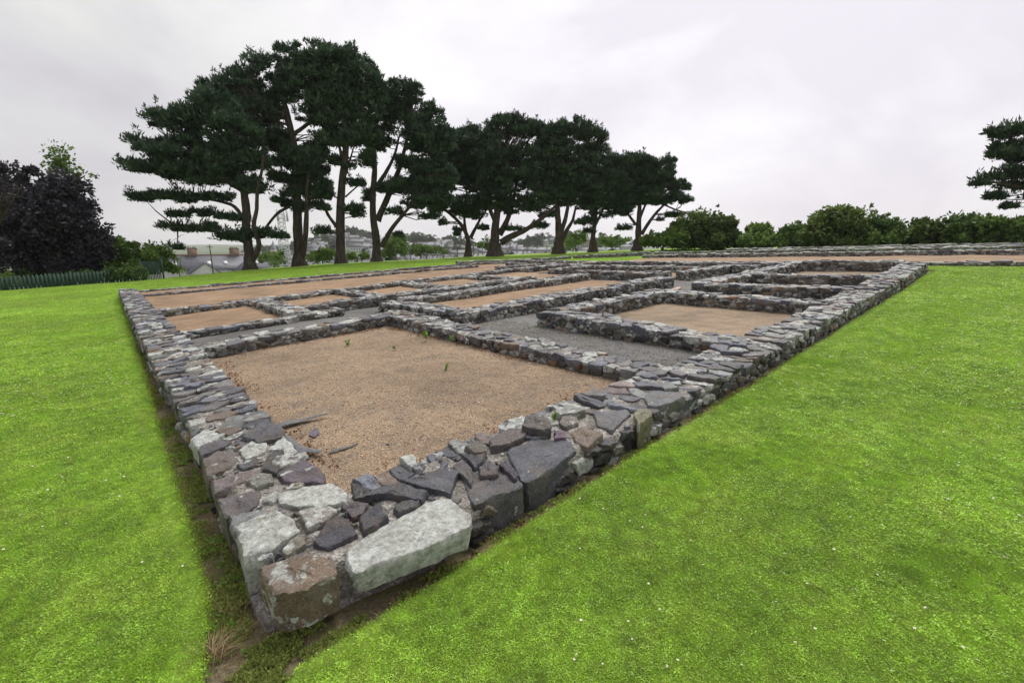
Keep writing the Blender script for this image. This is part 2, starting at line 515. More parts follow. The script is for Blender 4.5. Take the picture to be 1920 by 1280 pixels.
def valley():
    mb = MB(); A, D = np.meshgrid(ang, dist, indexing='ij')
    f = D * np.cos(A); r = D * np.sin(A)
    u = FWD[0] * f + RGT[0] * r; v = FWD[1] * f + RGT[1] * r
    d = v - np.interp(u, CREST_U, CREST_V)
    z = Zg(u, v) - np.where(d < 8, .8, .15) + np.where(D > 200, 2.5, .3) * fbm(np.stack([u.ravel() / 60, v.ravel() / 60, 0 * u.ravel()], 1), 3, 9).reshape(u.shape)
    z = np.where(d < 3, np.minimum(z, Zs(u, v) - 1.0), z)
    P = np.stack([u, v, z], -1).reshape(-1, 3); n = len(dist)
    i, j = np.meshgrid(np.arange(len(ang) - 1), np.arange(n - 1), indexing='ij')
    mb.add(P, [np.stack([i * n + j, i * n + j + 1, (i + 1) * n + j + 1, (i + 1) * n + j], -1).reshape(-1, 4)])
    k = NT('far_hillside'); p = k.pos(); g = k.noise(p, .03, 5, .65); g2 = k.noise(p, .3, 4, .6)
    c = k.ramp(g, [(.35, (.035, .055, .025)), (.5, (.06, .10, .03)), (.65, (.10, .13, .06))])
    c = k.mix(1, c, k.ramp(g2, [(.3, .7), (.7, 1.3)]), 'MULTIPLY')
    tag(mb.build('valley_terrain', k.done(c, .95), smooth=180), kind='structure')


valley()

LV = -.0


def strip_sheet(name, P0, P1, z0, z1, mat, n_across=8, noise=.02, step=.05, seed=0):
    """sheet between two polylines (same number of points)"""
    P0, P1 = np.asarray(P0, float), np.asarray(P1, float)
    L = np.concatenate([[0], np.cumsum(np.linalg.norm(np.diff(P0, axis=0), axis=1))])
    s = np.arange(0, L[-1] + step, step); s[-1] = L[-1]
    A = np.stack([np.interp(s, L, P0[:, k]) for k in (0, 1)], 1); B = np.stack([np.interp(s, L, P1[:, k]) for k in (0, 1)], 1)
    t_ = np.linspace(0, 1, n_across)
    XY = A[:, None] * (1 - t_)[None, :, None] + B[:, None] * t_[None, :, None]
    zz = z0 + (z1 - z0) * sm(0, .5, t_)
    XY = XY.reshape(-1, 2)
    z = Zs(XY[:, 0], XY[:, 1]) + np.tile(zz, len(s)) + noise * fbm(np.stack([XY[:, 0] * 9, XY[:, 1] * 9, 0 * XY[:, 0]], 1), 3, seed)
    m, n = len(s), n_across
    i, j = np.meshgrid(np.arange(m - 1), np.arange(n - 1), indexing='ij')
    mb = MB(); mb.add(np.column_stack([XY, z]), [np.stack([i * n + j, i * n + j + 1, (i + 1) * n + j + 1, (i + 1) * n + j], -1).reshape(-1, 4)])
    return mb.build(name, mat, smooth=180)


yl = np.array([1.55, 2.0, 2.6, 3.7, 4.9, 10.4, 19.8, 23.5])
tag(strip_sheet('soil_strip', np.column_stack([np.interp(yl, *EDGE_L) - .05, yl]), np.column_stack([np.interp(yl, [2, 22], [.62, 1.1]), yl]),
                -.035, -.045, M['soil'], 14, .03, .05, 3), kind='structure')
xr = np.array([.35, 1.2, 2.0, 3.2, 5.4, 10.4, 21.7])
tag(strip_sheet('soil_strip', np.column_stack([xr, np.interp(xr, *EDGE_R) - .05]), np.column_stack([xr, np.full(7, 2.35)]),
                -.035, -.045, M['soil'], 14, .025, .05, 4), kind='structure')


def floor_sheet(name, u0, u1, v0, v1, h, mat, step=.12, seed=1):
    us_ = np.linspace(u0, u1, max(2, int((u1 - u0) / step))); vs_ = np.linspace(v0, v1, max(2, int((v1 - v0) / step)))
    zf = lambda u, v: Zs(u, v) + h + .03 * fbm(np.stack([u * .9, v * .9, 0 * u], 1), 3, seed) + .008 * fbm(np.stack([u * 6, v * 6, 0 * u], 1), 2, seed + 3)
    return tag(grid_mesh(name, us_, vs_, zf, mat), kind='structure')


G_, P_ = M['gravel'], M['path']
O_ = M['ochre']
floor_sheet('gravel_floor', .8, 4.7, 2.4, 8.65, .06, G_, .08, 1)
floor_sheet('gravel_path', 4.7, 6.6, 2.4, 10.4, .02, P_, .1, 2)
floor_sheet('gravel_path', .85, 4.7, 8.65, 10.4, .09, P_, .12, 2)
floor_sheet('gravel_path', 3.7, 5.6, 10.4, 11.75, .02, P_, .12, 2)
floor_sheet('gravel_path', 5.6, 13.4, 10.4, 11.75, .02, P_, .2, 2)
floor_sheet('gravel_path', 6.6, 13.4, 5.85, 7.75, .02, P_, .2, 2)
floor_sheet('gravel_path', 10.5, 13.0, 2.4, 5.85, .02, P_, .2, 2)
floor_sheet('gravel_floor', 6.6, 10.5, 2.4, 5.85, .05, G_, .12, 8)
floor_sheet('gravel_floor', 13.0, 15.8, 2.4, 5.75, .03, G_, .2, 9)
floor_sheet('gravel_floor', 15.8, 21.2, 2.2, 5.75, .03, G_, .2, 10)
floor_sheet('gravel_floor', 5.8, 13.4, 7.75, 10.4, .10, O_, .15, 11)
floor_sheet('gravel_floor', .95, 3.5, 10.4, 14.35, .10, O_, .15, 12)
floor_sheet('gravel_floor', 3.5, 14.2, 11.75, 14.9, .14, O_, .15, 13)
floor_sheet('gravel_floor', 1.0, 21.3, 14.35, 23.2, .06, O_, .3, 14)
floor_sheet('gravel_path', 13.4, 21.3, 5.75, 14.35, .02, P_, .3, 2)
floor_sheet('gravel_floor', 15.4, 19.0, 7.75, 13.0, .10, O_, .3, 17)
floor_sheet('gravel_floor', 23.6, 29.9, -28, 17.5, .03, O_, .4, 16)

# ------------------------------------------------------------------ stones
SLATE = [((.110, .118, .148), 5), ((.085, .090, .112), 5), ((.118, .108, .122), 2.4), ((.145, .152, .148), 3), ((.055, .055, .060), 2),  # tones for stone tops, brightened with the sky's reflection painted in
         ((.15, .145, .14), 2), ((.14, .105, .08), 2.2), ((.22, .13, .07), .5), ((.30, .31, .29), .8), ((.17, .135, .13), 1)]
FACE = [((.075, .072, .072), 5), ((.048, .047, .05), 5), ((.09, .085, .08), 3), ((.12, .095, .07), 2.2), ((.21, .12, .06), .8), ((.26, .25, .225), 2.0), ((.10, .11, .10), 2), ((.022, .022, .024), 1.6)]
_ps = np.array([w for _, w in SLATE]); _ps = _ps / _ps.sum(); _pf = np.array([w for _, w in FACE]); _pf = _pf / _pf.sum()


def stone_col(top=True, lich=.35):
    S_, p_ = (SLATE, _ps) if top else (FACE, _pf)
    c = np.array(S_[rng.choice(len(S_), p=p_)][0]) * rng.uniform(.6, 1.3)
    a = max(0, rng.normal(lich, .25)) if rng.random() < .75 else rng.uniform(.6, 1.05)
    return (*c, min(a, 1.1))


def clip_poly(poly, nx, ny, d):
    out = []; m = len(poly)
    for i in range(m):
        a = poly[i]; b = poly[(i + 1) % m]
        da = a[0] * nx + a[1] * ny - d; db = b[0] * nx + b[1] * ny - d
        if da <= 0: out.append(a)
        if (da < 0 < db) or (db < 0 < da):
            q = da / (da - db); out.append((a[0] + (b[0] - a[0]) * q, a[1] + (b[1] - a[1]) * q))
    return out


def cells(seeds, x0, x1, y0, y1, ax, ay):
    """Voronoi cells of the seeds in the box, in a metric stretched by ax, ay"""
    S_ = np.asarray(seeds) / (ax, ay); res = []
    for i in range(len(S_)):
        d = S_ - S_[i]; r2 = (d * d).sum(1); nb = np.argsort(r2)[1:15]
        poly = [(x0 / ax, y0 / ay), (x1 / ax, y0 / ay), (x1 / ax, y1 / ay), (x0 / ax, y1 / ay)]
        for k in nb:
            if r2[k] > 16 or len(poly) < 3: break
            nx, ny = d[k]; mx_, my_ = (S_[k] + S_[i]) / 2
            poly = clip_poly(poly, nx, ny, nx * mx_ + ny * my_)
        if len(poly) >= 3: res.append(np.array(poly) * (ax, ay))
    return res


def scatter(x0, x1, y0, y1, ax, ay, jit=.36):
    pts = []; ny = max(1, round((y1 - y0) / ay)); sy = (y1 - y0) / ny
    for j in range(ny):
        x = x0 + ax * rng.uniform(.1, .6)
        while x < x1:
            pts.append((x + ax * rng.uniform(-.15, .15), y0 + sy * (j + .5) + sy * rng.uniform(-jit, jit))); x += ax * rng.uniform(.6, 1.5)
        if x - x1 < ax * .4: pass
    if not pts: pts = [((x0 + x1) / 2, (y0 + y1) / 2)]
    return pts


def resample(poly, n):
    P = np.vstack([poly, poly[:1]]); L = np.concatenate([[0], np.cumsum(np.linalg.norm(np.diff(P, axis=0), axis=1))])
    s = (np.arange(n) + rng.random()) / n * L[-1] % L[-1]; s.sort()
    return np.stack([np.interp(s, L, P[:, k]) for k in (0, 1)], 1)


def rock(poly, thick, n, gap=.008, bev=.014, tilt=.05, rough=.05, fine=False, foot=.8):
    """an irregular stone: local x, y from the outline, local z = 0 at its upper face"""
    poly = np.asarray(poly); c = poly.mean(0); P = resample(poly, n) - c
    r = np.linalg.norm(P, axis=1); rm = max(r.mean(), .01)
    col = 1 + rough * rng.standard_normal(n)
    col = (col + np.roll(col, 1)) / 2
    P = P * (col * np.clip(1 - gap / np.maximum(r, .02), .5, 1))[:, None]
    b = min(bev, .3 * rm)
    kb = np.clip(1 - b / np.maximum(r, .02), .4, 1)[:, None]
    kb2 = np.clip(1 - .3 * b / np.maximum(r, .02), .4, 1)[:, None]
    one = np.ones((n, 1))
    if fine:
        lv = [(one * foot, -thick), (one * .5 * (1 + max(foot, .94)), -.75 * thick), (one * 1.0, -.5 * thick), (one * 1.01, -.25 * thick), (kb2, -.5 * b), (kb, -.0), (kb * .82, .0), (kb * .62, .0), (kb * .4, .0), (kb * .2, .0)]
    else:
        lv = [(one * .88, -thick), (one * 1.0, -.5 * thick), (kb2, -.6 * b), (kb, 0), (kb * .6, .0)]
    V = []
    for q, (k, z) in enumerate(lv):
        xy = P * k
        if q < 4: xy = xy * (1 + .5 * rough * rng.standard_normal((n, 1)))
        zz = np.full(n, z) + .12 * b * rng.standard_normal(n) * (1 if 0 < q else 0)
        V.append(np.column_stack([xy, zz]))
    V.append(np.array([[0, 0, .002]])); V = np.vstack(V)
    tx, ty = rng.normal(0, tilt, 2)
    up = np.clip((V[:, 2] + thick) / thick, 0, 1)
    V[:, 2] += up * (V[:, 0] * tx + V[:, 1] * ty)
    m = len(lv); i, k = np.meshgrid(np.arange(m - 1), np.arange(n), indexing='ij'); k2 = (k + 1) % n
    q = np.stack([i * n + k, i * n + k2, (i + 1) * n + k2, (i + 1) * n + k], -1).reshape(-1, 4)
    kk = np.arange(n); tri = np.stack([(m - 1) * n + kk, (m - 1) * n + (kk + 1) % n, np.full(n, m * n)], -1)
    V[:, 0] += c[0]; V[:, 1] += c[1]
    return V, [q, tri]


def dist_cam(p): return math.hypot(p[0], p[1])


def rough_up(V, near=6.0):
    d = np.hypot(V[:, 0], V[:, 1])
    a = np.where(d < near, .013, .012)
    N = np.stack([fbm(V * 16, 3, 31), fbm(V * 16, 3, 32), fbm(V * 16, 3, 33)], 1)
    a = a * (1 + .9 * np.clip(vnoise(V * 5, 51), 0, 1))
    return V + N * a[:, None] + .007 * np.stack([fbm(V * 6, 2, 34), fbm(V * 6, 2, 35), fbm(V * 6, 2, 36)], 1) + .005 * np.stack([vnoise(V * 60, 41), vnoise(V * 60, 42), vnoise(V * 60, 43)], 1)


def make_wall(name, label, stations, cell=(.2, .16), lich=.35, low=.03, ragged=.02, skip=None, ends=(True, True), base=.28, group='stone foundation walls of the ruin', tall=.10):
    """stations: (outer x, outer y, inner x, inner y, height over the ground)"""
    S_ = np.asarray(stations, float); O, I, H = S_[:, :2], S_[:, 2:4], S_[:, 4]
    C = (O + I) / 2; L = np.concatenate([[0], np.cumsum(np.linalg.norm(np.diff(C, axis=0), axis=1))])
    ip = lambda A, s: np.stack([np.interp(s, L, A[:, k]) for k in range(A.shape[1])], -1)
    Wd = np.linalg.norm(I - O, axis=1); wm = Wd.mean(); Lt = L[-1]
    ph = rng.uniform(0, 50)

    def hh(s): return np.interp(s, L, H) + ragged * fbm(np.stack([np.atleast_1d(s) * 1.3 + ph, 0 * np.atleast_1d(s), 0 * np.atleast_1d(s)], 1), 2, 8)

    mid = ip(C, np.array([Lt / 2]))[0]
    root = thing(name, (mid[0], mid[1], float(Zs(mid[0], mid[1]))), label, 'wall', group)

    def surf(s, t_):
        """t_ in metres across, scaled to the local width"""
        o, i = ip(O, s), ip(I, s); p = o + (i - o) * (t_ / wm)[:, None]
        return p
    # mortar core
    mb = MB(); ns = max(3, int(Lt / (.04 if dist_cam(mid) < 8 else .12))); s = np.linspace(0.02, Lt - .02, ns); nt = 12
    tt = np.linspace(.035, wm - .035, nt)
    ring = []
    for a, tq in enumerate(tt):
        p = surf(s, np.full(ns, tq)); z = Zs(p[:, 0], p[:, 1]) + hh(s) - .018 - (.03 if a in (0, nt - 1) else 0)
        ring.append(np.column_stack([p, z + .012 * fbm(np.stack([p[:, 0] * 22, p[:, 1] * 22, 0 * z], 1), 2, 61) + .004 * rng.standard_normal(ns)]))
    lo0 = ring[0].copy(); lo0[:, 2] = Zs(lo0[:, 0], lo0[:, 1]) - base; lo1 = ring[-1].copy(); lo1[:, 2] = Zs(lo1[:, 0], lo1[:, 1]) - base
    R = np.stack([lo0] + ring + [lo1], 1); m = R.shape[1]
    i, j = np.meshgrid(np.arange(ns - 1), np.arange(m - 1), indexing='ij')
    q = np.stack([i * m + j, (i + 1) * m + j, (i + 1) * m + j + 1, i * m + j + 1], -1).reshape(-1, 4)
    mb.add(R.reshape(-1, 3), [q, np.arange(m)[None], (np.arange(m) + (ns - 1) * m)[None, ::-1]])
    mb.build('mortar_core', M['mortar'], root)
    # coping stones
    mb = MB(); ax, ay = cell
    dm = dist_cam(mid)
    for poly in cells(scatter(0, Lt, 0, wm, ax, ay, .45), 0, Lt, 0, wm, ax, ay):
        c = poly.mean(0); p = surf(np.array([c[0]]), np.array([c[1]]))[0]
        if skip is not None and skip(p): continue
        d = dist_cam(p); n = 22 if d < 3.6 else 15 if d < 7 else 11 if d < 12 else 8
        edge = min(c[1], wm - c[1]) < ay * .6
        th = rng.uniform(.07, .12) if edge else rng.uniform(.05, .08)
        if edge:
            poly = poly.copy(); side = 0 if c[1] < wm / 2 else wm
            k_ = np.abs(poly[:, 1] - side) < .004; ov = rng.uniform(-.015, .028)
            poly[k_, 1] += -ov if side == 0 else ov
        V, fs = rock(poly, th, n, rng.uniform(.001, .008), rng.uniform(.006, .014), .07, .05, d < 3.6)
        s_ = np.clip(V[:, 0], -.1, Lt + .1); P2 = surf(np.clip(s_, 0, Lt), V[:, 1])
        dirv = ip(C, np.array([min(Lt, c[0] + .05)]))[0] - ip(C, np.array([max(0, c[0] - .05)]))[0]; dirv /= np.linalg.norm(dirv) + 1e-9
        P2 = P2 + (s_ - np.clip(s_, 0, Lt))[:, None] * dirv
        z = Zs(P2[:, 0], P2[:, 1]) + hh(np.clip(s_, 0, Lt)) + V[:, 2] + rng.normal(0, low * .4)
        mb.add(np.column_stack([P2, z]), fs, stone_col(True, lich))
    if mb.n: mb.build('coping_stones', M['stone'], root, smooth=38, jitter=rough_up)
    # facing stones on both long sides and the ends
    mb = MB()
    runs = [(0, Lt, 0), (0, Lt, 1)] + ([(0, wm, 2)] if ends[0] else []) + ([(0, wm, 3)] if ends[1] else [])
    for a, b, kind in runs:
        hm = float(np.max(H)) + .02
        sd_ = scatter(a, b, -base + .06, hm - .05, .17, tall, .3)
        for poly in cells(sd_, a, b, -base, hm - .045, .17, tall):
            c = poly.mean(0)
            if kind < 2:
                s0 = np.array([np.clip(c[0], 0, Lt)]); p = surf(s0, np.array([0. if kind == 0 else wm]))[0]
                dv = ip(C, np.minimum(s0 + .05, Lt))[0] - ip(C, np.maximum(s0 - .05, 0))[0]
                dv /= np.linalg.norm(dv) + 1e-9; o, i_ = ip(O, s0)[0], ip(I, s0)[0]; nrm = (o - i_) if kind == 0 else (i_ - o)
                topz = float(hh(s0)[0])
            else:
                s0 = np.array([0. if kind == 2 else Lt]); o, i_ = ip(O, s0)[0], ip(I, s0)[0]
                p = o + (i_ - o) * (c[0] / wm); dv = (i_ - o) / np.linalg.norm(i_ - o)
                e = ip(C, np.array([.1]))[0] - ip(C, np.array([0.]))[0] if kind == 2 else ip(C, np.array([Lt]))[0] - ip(C, np.array([Lt - .1]))[0]
                nrm = -e if kind == 2 else e; topz = float(hh(s0)[0])
            if skip is not None and skip(p): continue
            if c[1] > topz - .05: continue
            nrm = nrm - dv * np.dot(nrm, dv); nrm /= np.linalg.norm(nrm) + 1e-9
            d = dist_cam(p); n = 18 if d < 3.6 else 12 if d < 8 else 8
            poly = poly.copy(); poly[:, 1] = np.minimum(poly[:, 1], topz - .035)
            V, fs = rock(poly, .09, n, rng.uniform(.004, .014), rng.uniform(.012, .03), .09, .06, d < 3.6)
            out = rng.uniform(-.022, .02)
            P2 = p + (V[:, 0] - c[0])[:, None] * dv + (V[:, 2] + out)[:, None] * nrm
            z = Zs(p[0], p[1]) + V[:, 1]
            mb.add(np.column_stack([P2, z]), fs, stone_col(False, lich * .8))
    if mb.n: mb.build('facing_stones', M['stone'], root, smooth=38, jitter=rough_up)
    return root


def simple(u0, v0, u1, v1, w, h, h2=None):
    d = np.array([u1 - u0, v1 - v0]); d = d / np.linalg.norm(d); nrm = np.array([d[1], -d[0]]) * w / 2
    h2 = h if h2 is None else h2
    return [(u0 + nrm[0], v0 + nrm[1], u0 - nrm[0], v0 - nrm[1], h), (u1 + nrm[0], v1 + nrm[1], u1 - nrm[0], v1 - nrm[1], h2)]


# hand placed stones round the near corner; outlines read in metres on the wall top
def top_poly(px, h):
    out = []
    for x, y in px:
        d, fw = ray(x, y); tq = (EYE - h) / -(d[2] - SLOPE * d[0]) * 1.0
        tq = (-EYE + h - SLOPE * U0) / (d[2] - SLOPE * d[0])
        out.append((d[0] * tq, d[1] * tq))
    return np.array(out)


Zc = lambda X, Y: (300 + X / 2.37, 740 + Y / 2.37)
Zr = lambda X, Y: (850 + X / 3.2, 560 + Y / 3.2)
CORNER = [
    # name, outline, height of top, thickness, colour, lichen, label, slope towards the lawn
    ('corner_block', [Zc(430, 760), Zc(465, 825), Zc(502, 890), Zc(645, 858), Zc(797, 790), Zc(775, 725), Zc(690, 700), Zc(560, 715)], .25, .21, (.17, .125, .085), .42, 'brown pitted corner block with pale lichen', .0),
    ('kerb_stone', [Zc(815, 680), Zc(850, 790), Zc(1090, 710), Zc(1380, 590), Zc(1385, 535), Zc(1280, 455), Zc(1180, 480), Zc(960, 600)], .22, .24, (.40, .41, .38), .95, 'long pale grey lichen-covered stone', .0),
    ('pale_block', [Zc(325, 570), Zc(370, 715), Zc(490, 690), Zc(625, 605), Zc(600, 545), Zc(520, 505), Zc(440, 520)], .26, .24, (.36, .37, .34), .9, 'pale block with yellow lichen on its edge', 0),
    ('slate_slab', [Zc(672, 650), Zc(740, 675), Zc(885, 610), Zc(835, 545), Zc(790, 530), Zc(735, 560)], .25, .09, (.055, .054, .066), .02, 'smooth dark slate slab', 0),
    ('pale_slab', [Zc(520, 440), Zc(530, 485), Zc(690, 500), Zc(830, 470), Zc(835, 430), Zc(770, 388), Zc(640, 405)], .26, .12, (.34, .34, .31), .85, 'pale flat slab', 0),
    ('pale_slab', [Zc(610, 515), Zc(650, 595), Zc(730, 560), Zc(795, 505), Zc(760, 488), Zc(690, 492)], .265, .1, (.28, .26, .24), .5, None, 0),
    ('slate_slab', [Zc(880, 545), Zc(900, 605), Zc(960, 580), Zc(1015, 535), Zc(975, 478), Zc(920, 500)], .26, .12, (.05, .05, .06), .03, None, 0),
    ('slate_slab', [Zc(1030, 490), Zc(1055, 520), Zc(1140, 495), Zc(1155, 465), Zc(1090, 460)], .25, .1, (.07, .068, .07), .2, None, 0),
    ('slate_slab', [Zc(800, 490), Zc(850, 545), Zc(900, 520), Zc(930, 480), Zc(860, 470)], .25, .1, (.09, .075, .08), .15, None, 0),
    ('slate_slab', [Zc(850, 465), Zc(1000, 440), Zc(1160, 462), Zc(1190, 425), Zc(1060, 380), Zc(960, 415)], .25, .12, (.06, .062, .075), .08, None, 0),
    ('slate_slab', [Zc(1060, 375), Zc(1190, 415), Zc(1290, 435), Zc(1330, 330), Zc(1250, 320), Zc(1130, 365)], .24, .14, (.07, .072, .085), .12, None, 0),
    ('slate_slab', [Zc(510, 350), Zc(560, 388), Zc(725, 388), Zc(735, 350), Zc(690, 305), Zc(640, 285)], .26, .1, (.10, .082, .098), .3, 'purple slate slab', 0),
    ('stone_block', [Zc(220, 385), Zc(245, 435), Zc(360, 395), Zc(445, 345), Zc(400, 330), Zc(310, 350)], .25, .16, (.16, .12, .12), .15, 'reddish purple stone', 0),
    ('stone_block', [Zc(247, 460), Zc(290, 555), Zc(390, 520), Zc(450, 470), Zc(455, 420), Zc(360, 430)], .25, .2, (.10, .085, .085), .25, None, 0),
    ('stone_block', [Zc(375, 375), Zc(420, 415), Zc(510, 385), Zc(500, 345), Zc(440, 345)], .265, .12, (.19, .19, .16), .35, None, 0),
    ('stone_block', [Zc(450, 470), Zc(500, 480), Zc(550, 440), Zc(545, 400), Zc(490, 405)], .26, .12, (.22, .21, .19), .6, None, 0),
    ('stone_block', [Zc(545, 430), Zc(640, 405), Zc(650, 380), Zc(580, 390)], .255, .1, (.20, .185, .15), .4, None, 0),
    ('slate_slab', [Zc(445, 320), Zc(520, 345), Zc(545, 300), Zc(540, 245), Zc(480, 260)], .27, .14, (.055, .055, .06), .1, None, .0),
    ('pale_slab', [Zc(475, 240), Zc(540, 245), Zc(575, 300), Zc(632, 272), Zc(590, 222), Zc(545, 182)], .26, .12, (.45, .46, .44), .95, 'white lichen-covered slab', 0),
    ('pale_slab', [Zc(345, 245), Zc(380, 290), Zc(470, 250), Zc(480, 205), Zc(400, 200)], .26, .12, (.30, .31, .28), .75, None, 0),
    ('slate_slab', [Zc(160, 240), Zc(180, 275), Zc(300, 225), Zc(320, 200), Zc(240, 195)], .25, .12, (.08, .075, .085), .15, None, 0),
    ('stone_block', [Zc(180, 290), Zc(205, 365), Zc(290, 335), Zc(360, 290), Zc(340, 245), Zc(260, 245)], .25, .18, (.12, .10, .09), .3, None, 0),
    ('stone_block', [Zc(335, 310), Zc(360, 330), Zc(440, 310), Zc(435, 280), Zc(385, 290)], .255, .1, (.07, .07, .075), .25, None, 0),
    ('stone_block', [Zc(130, 195), Zc(160, 240), Zc(240, 195), Zc(315, 170), Zc(290, 148), Zc(190, 155)], .25, .16, (.36, .38, .38), .9, 'whitish stone', 0),
    ('slate_slab', [Zc(360, 180), Zc(430, 205), Zc(540, 190), Zc(555, 150), Zc(480, 105), Zc(430, 130)], .28, .14, (.07, .072, .083), .1, None, 0),
    ('stone_block', [Zc(410, 700), Zc(440, 735), Zc(510, 705), Zc(500, 685), Zc(450, 688)], .24, .1, (.40, .41, .39), .9, None, 0),
    ('stone_block', [Zc(540, 680), Zc(560, 705), Zc(655, 660), Zc(635, 615), Zc(580, 635)], .25, .1, (.20, .19, .15), .5, None, 0),
    # along the right wall
    ('slate_block', [Zr(310, 905), Zr(400, 1085), Zr(460, 1100), Zr(600, 1010), Zr(740, 905), Zr(700, 845), Zr(480, 840)], .20, .26, (.07, .074, .088), .12, 'big dark wedge-shaped slate block', 0),
    ('slate_block', [Zr(40, 1070), Zr(110, 1240), Zr(250, 1180), Zr(430, 1130), Zr(380, 1050), Zr(230, 1010), Zr(110, 1030)], .20, .26, (.075, .073, .080), .15, None, 0),
    ('slate_slab', [Zr(-10, 1000), Zr(110, 1120), Zr(120, 1010), Zr(60, 960)], .23, .14, (.07, .07, .08), .15, None, 0),
    ('slate_slab', [Zr(55, 935), Zr(130, 1005), Zr(190, 960), Zr(200, 915), Zr(120, 925)], .235, .08, (.045, .045, .058), .02, None, 0),
    ('slate_slab', [Zr(145, 1000), Zr(160, 1055), Zr(265, 1050), Zr(275, 1000), Zr(215, 965)], .235, .08, (.075, .062, .075), .1, None, 0),
    ('slate_slab', [Zr(270, 985), Zr(360, 1075), Zr(390, 1060), Zr(345, 985), Zr(310, 955)], .235, .08, (.055, .05, .07), .05, None, 0),
    ('slate_slab', [Zr(60, 880), Zr(120, 925), Zr(210, 910), Zr(200, 870), Zr(130, 855)], .25, .1, (.11, .11, .10), .3, None, 0),
    ('slate_slab', [Zr(215, 840), Zr(225, 885), Zr(330, 870), Zr(430, 820), Zr(450, 775), Zr(330, 775)], .24, .12, (.10, .085, .085), .2, None, 0),
    ('slate_slab', [Zr(405, 760), Zr(500, 775), Zr(590, 770), Zr(585, 715), Zr(510, 682), Zr(430, 700)], .29, .16, (.075, .07, .068), .25, 'upstanding slate block on the inner edge', 0),
    ('slate_slab', [Zr(415, 830), Zr(500, 840), Zr(585, 815), Zr(560, 780), Zr(450, 780)], .22, .1, (.085, .09, .11), .05, None, 0),
    ('slate_slab', [Zr(600, 780), Zr(610, 835), Zr(680, 830), Zr(670, 785)], .23, .1, (.12, .08, .11), .05, 'small purple slate', 0),
    ('brown_block', [Zr(690, 800), Zr(720, 850), Zr(800, 890), Zr(910, 815), Zr(850, 785), Zr(770, 762)], .21, .24, (.16, .115, .085), .2, 'squared brown sandstone block', 0),
    ('slate_block', [Zr(830, 690), Zr(870, 760), Zr(950, 790), Zr(1065, 690), Zr(1045, 660), Zr(930, 665)], .21, .24, (.10, .10, .105), .2, None, 0),
    ('stone_block', [Zr(625, 740), Zr(680, 770), Zr(755, 740), Zr(740, 705), Zr(650, 695)], .23, .12, (.16, .14, .12), .35, None, 0),
    ('stone_block', [Zr(600, 670), Zr(640, 695), Zr(800, 670), Zr(790, 640), Zr(690, 620)], .25, .12, (.22, .23, .21), .6, None, 0),
    ('brown_block', [Zr(1070, 680), Zr(1110, 760), Zr(1200, 690), Zr(1185, 655), Zr(1110, 650)], .21, .24, (.15, .14, .08), .3, None, 0),
    ('slate_block', [Zr(1140, 580), Zr(1160, 640), Zr(1220, 650), Zr(1400, 590), Zr(1370, 560), Zr(1200, 545)], .21, .22, (.11, .115, .12), .25, 'broad flat grey slab', 0),
]
CPOLY = [top_poly(c[1], c[2]) for c in CORNER]
_cc = np.array([p.mean(0) for p in CPOLY])


def near_corner(p):
    """true where hand-placed stones lie"""
    for P in CPOLY:
        x, y = p; ins = False; m = len(P)
        Q = P.mean(0) + (P - P.mean(0)) * 1.12
        for i in range(m):
            (x1, y1), (x2, y2) = Q[i], Q[(i + 1) % m]
            if (y1 > y) != (y2 > y) and x < (x2 - x1) * (y - y1) / (y2 - y1) + x1: ins = not ins
        if ins: return True
    return False


RW = [(.47, 2.16, .75, 2.78, .235), (1.3, 1.985, 1.3, 2.80, .215), (2.2, 1.98, 2.2, 2.84, .20), (3.6, 1.96, 3.6, 2.76, .19), (5.6, 1.95, 5.5, 2.62, .20), (9.0, 1.89, 9.0, 2.46, .26), (21.0, 1.80, 21.0, 2.48, .345)]
LW = [(.445, 2.62, 1.02, 2.78, .245), (.45, 3.4, 1.06, 3.5, .25), (.50, 5.0, 1.09, 5.0, .25), (.53, 7.4, 1.15, 7.6, .25), (.66, 14, 1.22, 14, .27), (.845, 22, 1.34, 22, .30)]
wr = make_wall('stone_wall', 'long right-hand outer wall of slate rubble running from the near corner beside the open lawn', RW, (.135, .21), .06, .04, .015, near_corner)
wl = make_wall('stone_wall', 'long left-hand outer wall of slate rubble running from the near corner beside the soil trench', LW, (.13, .19), .10, .035, .015, near_corner)
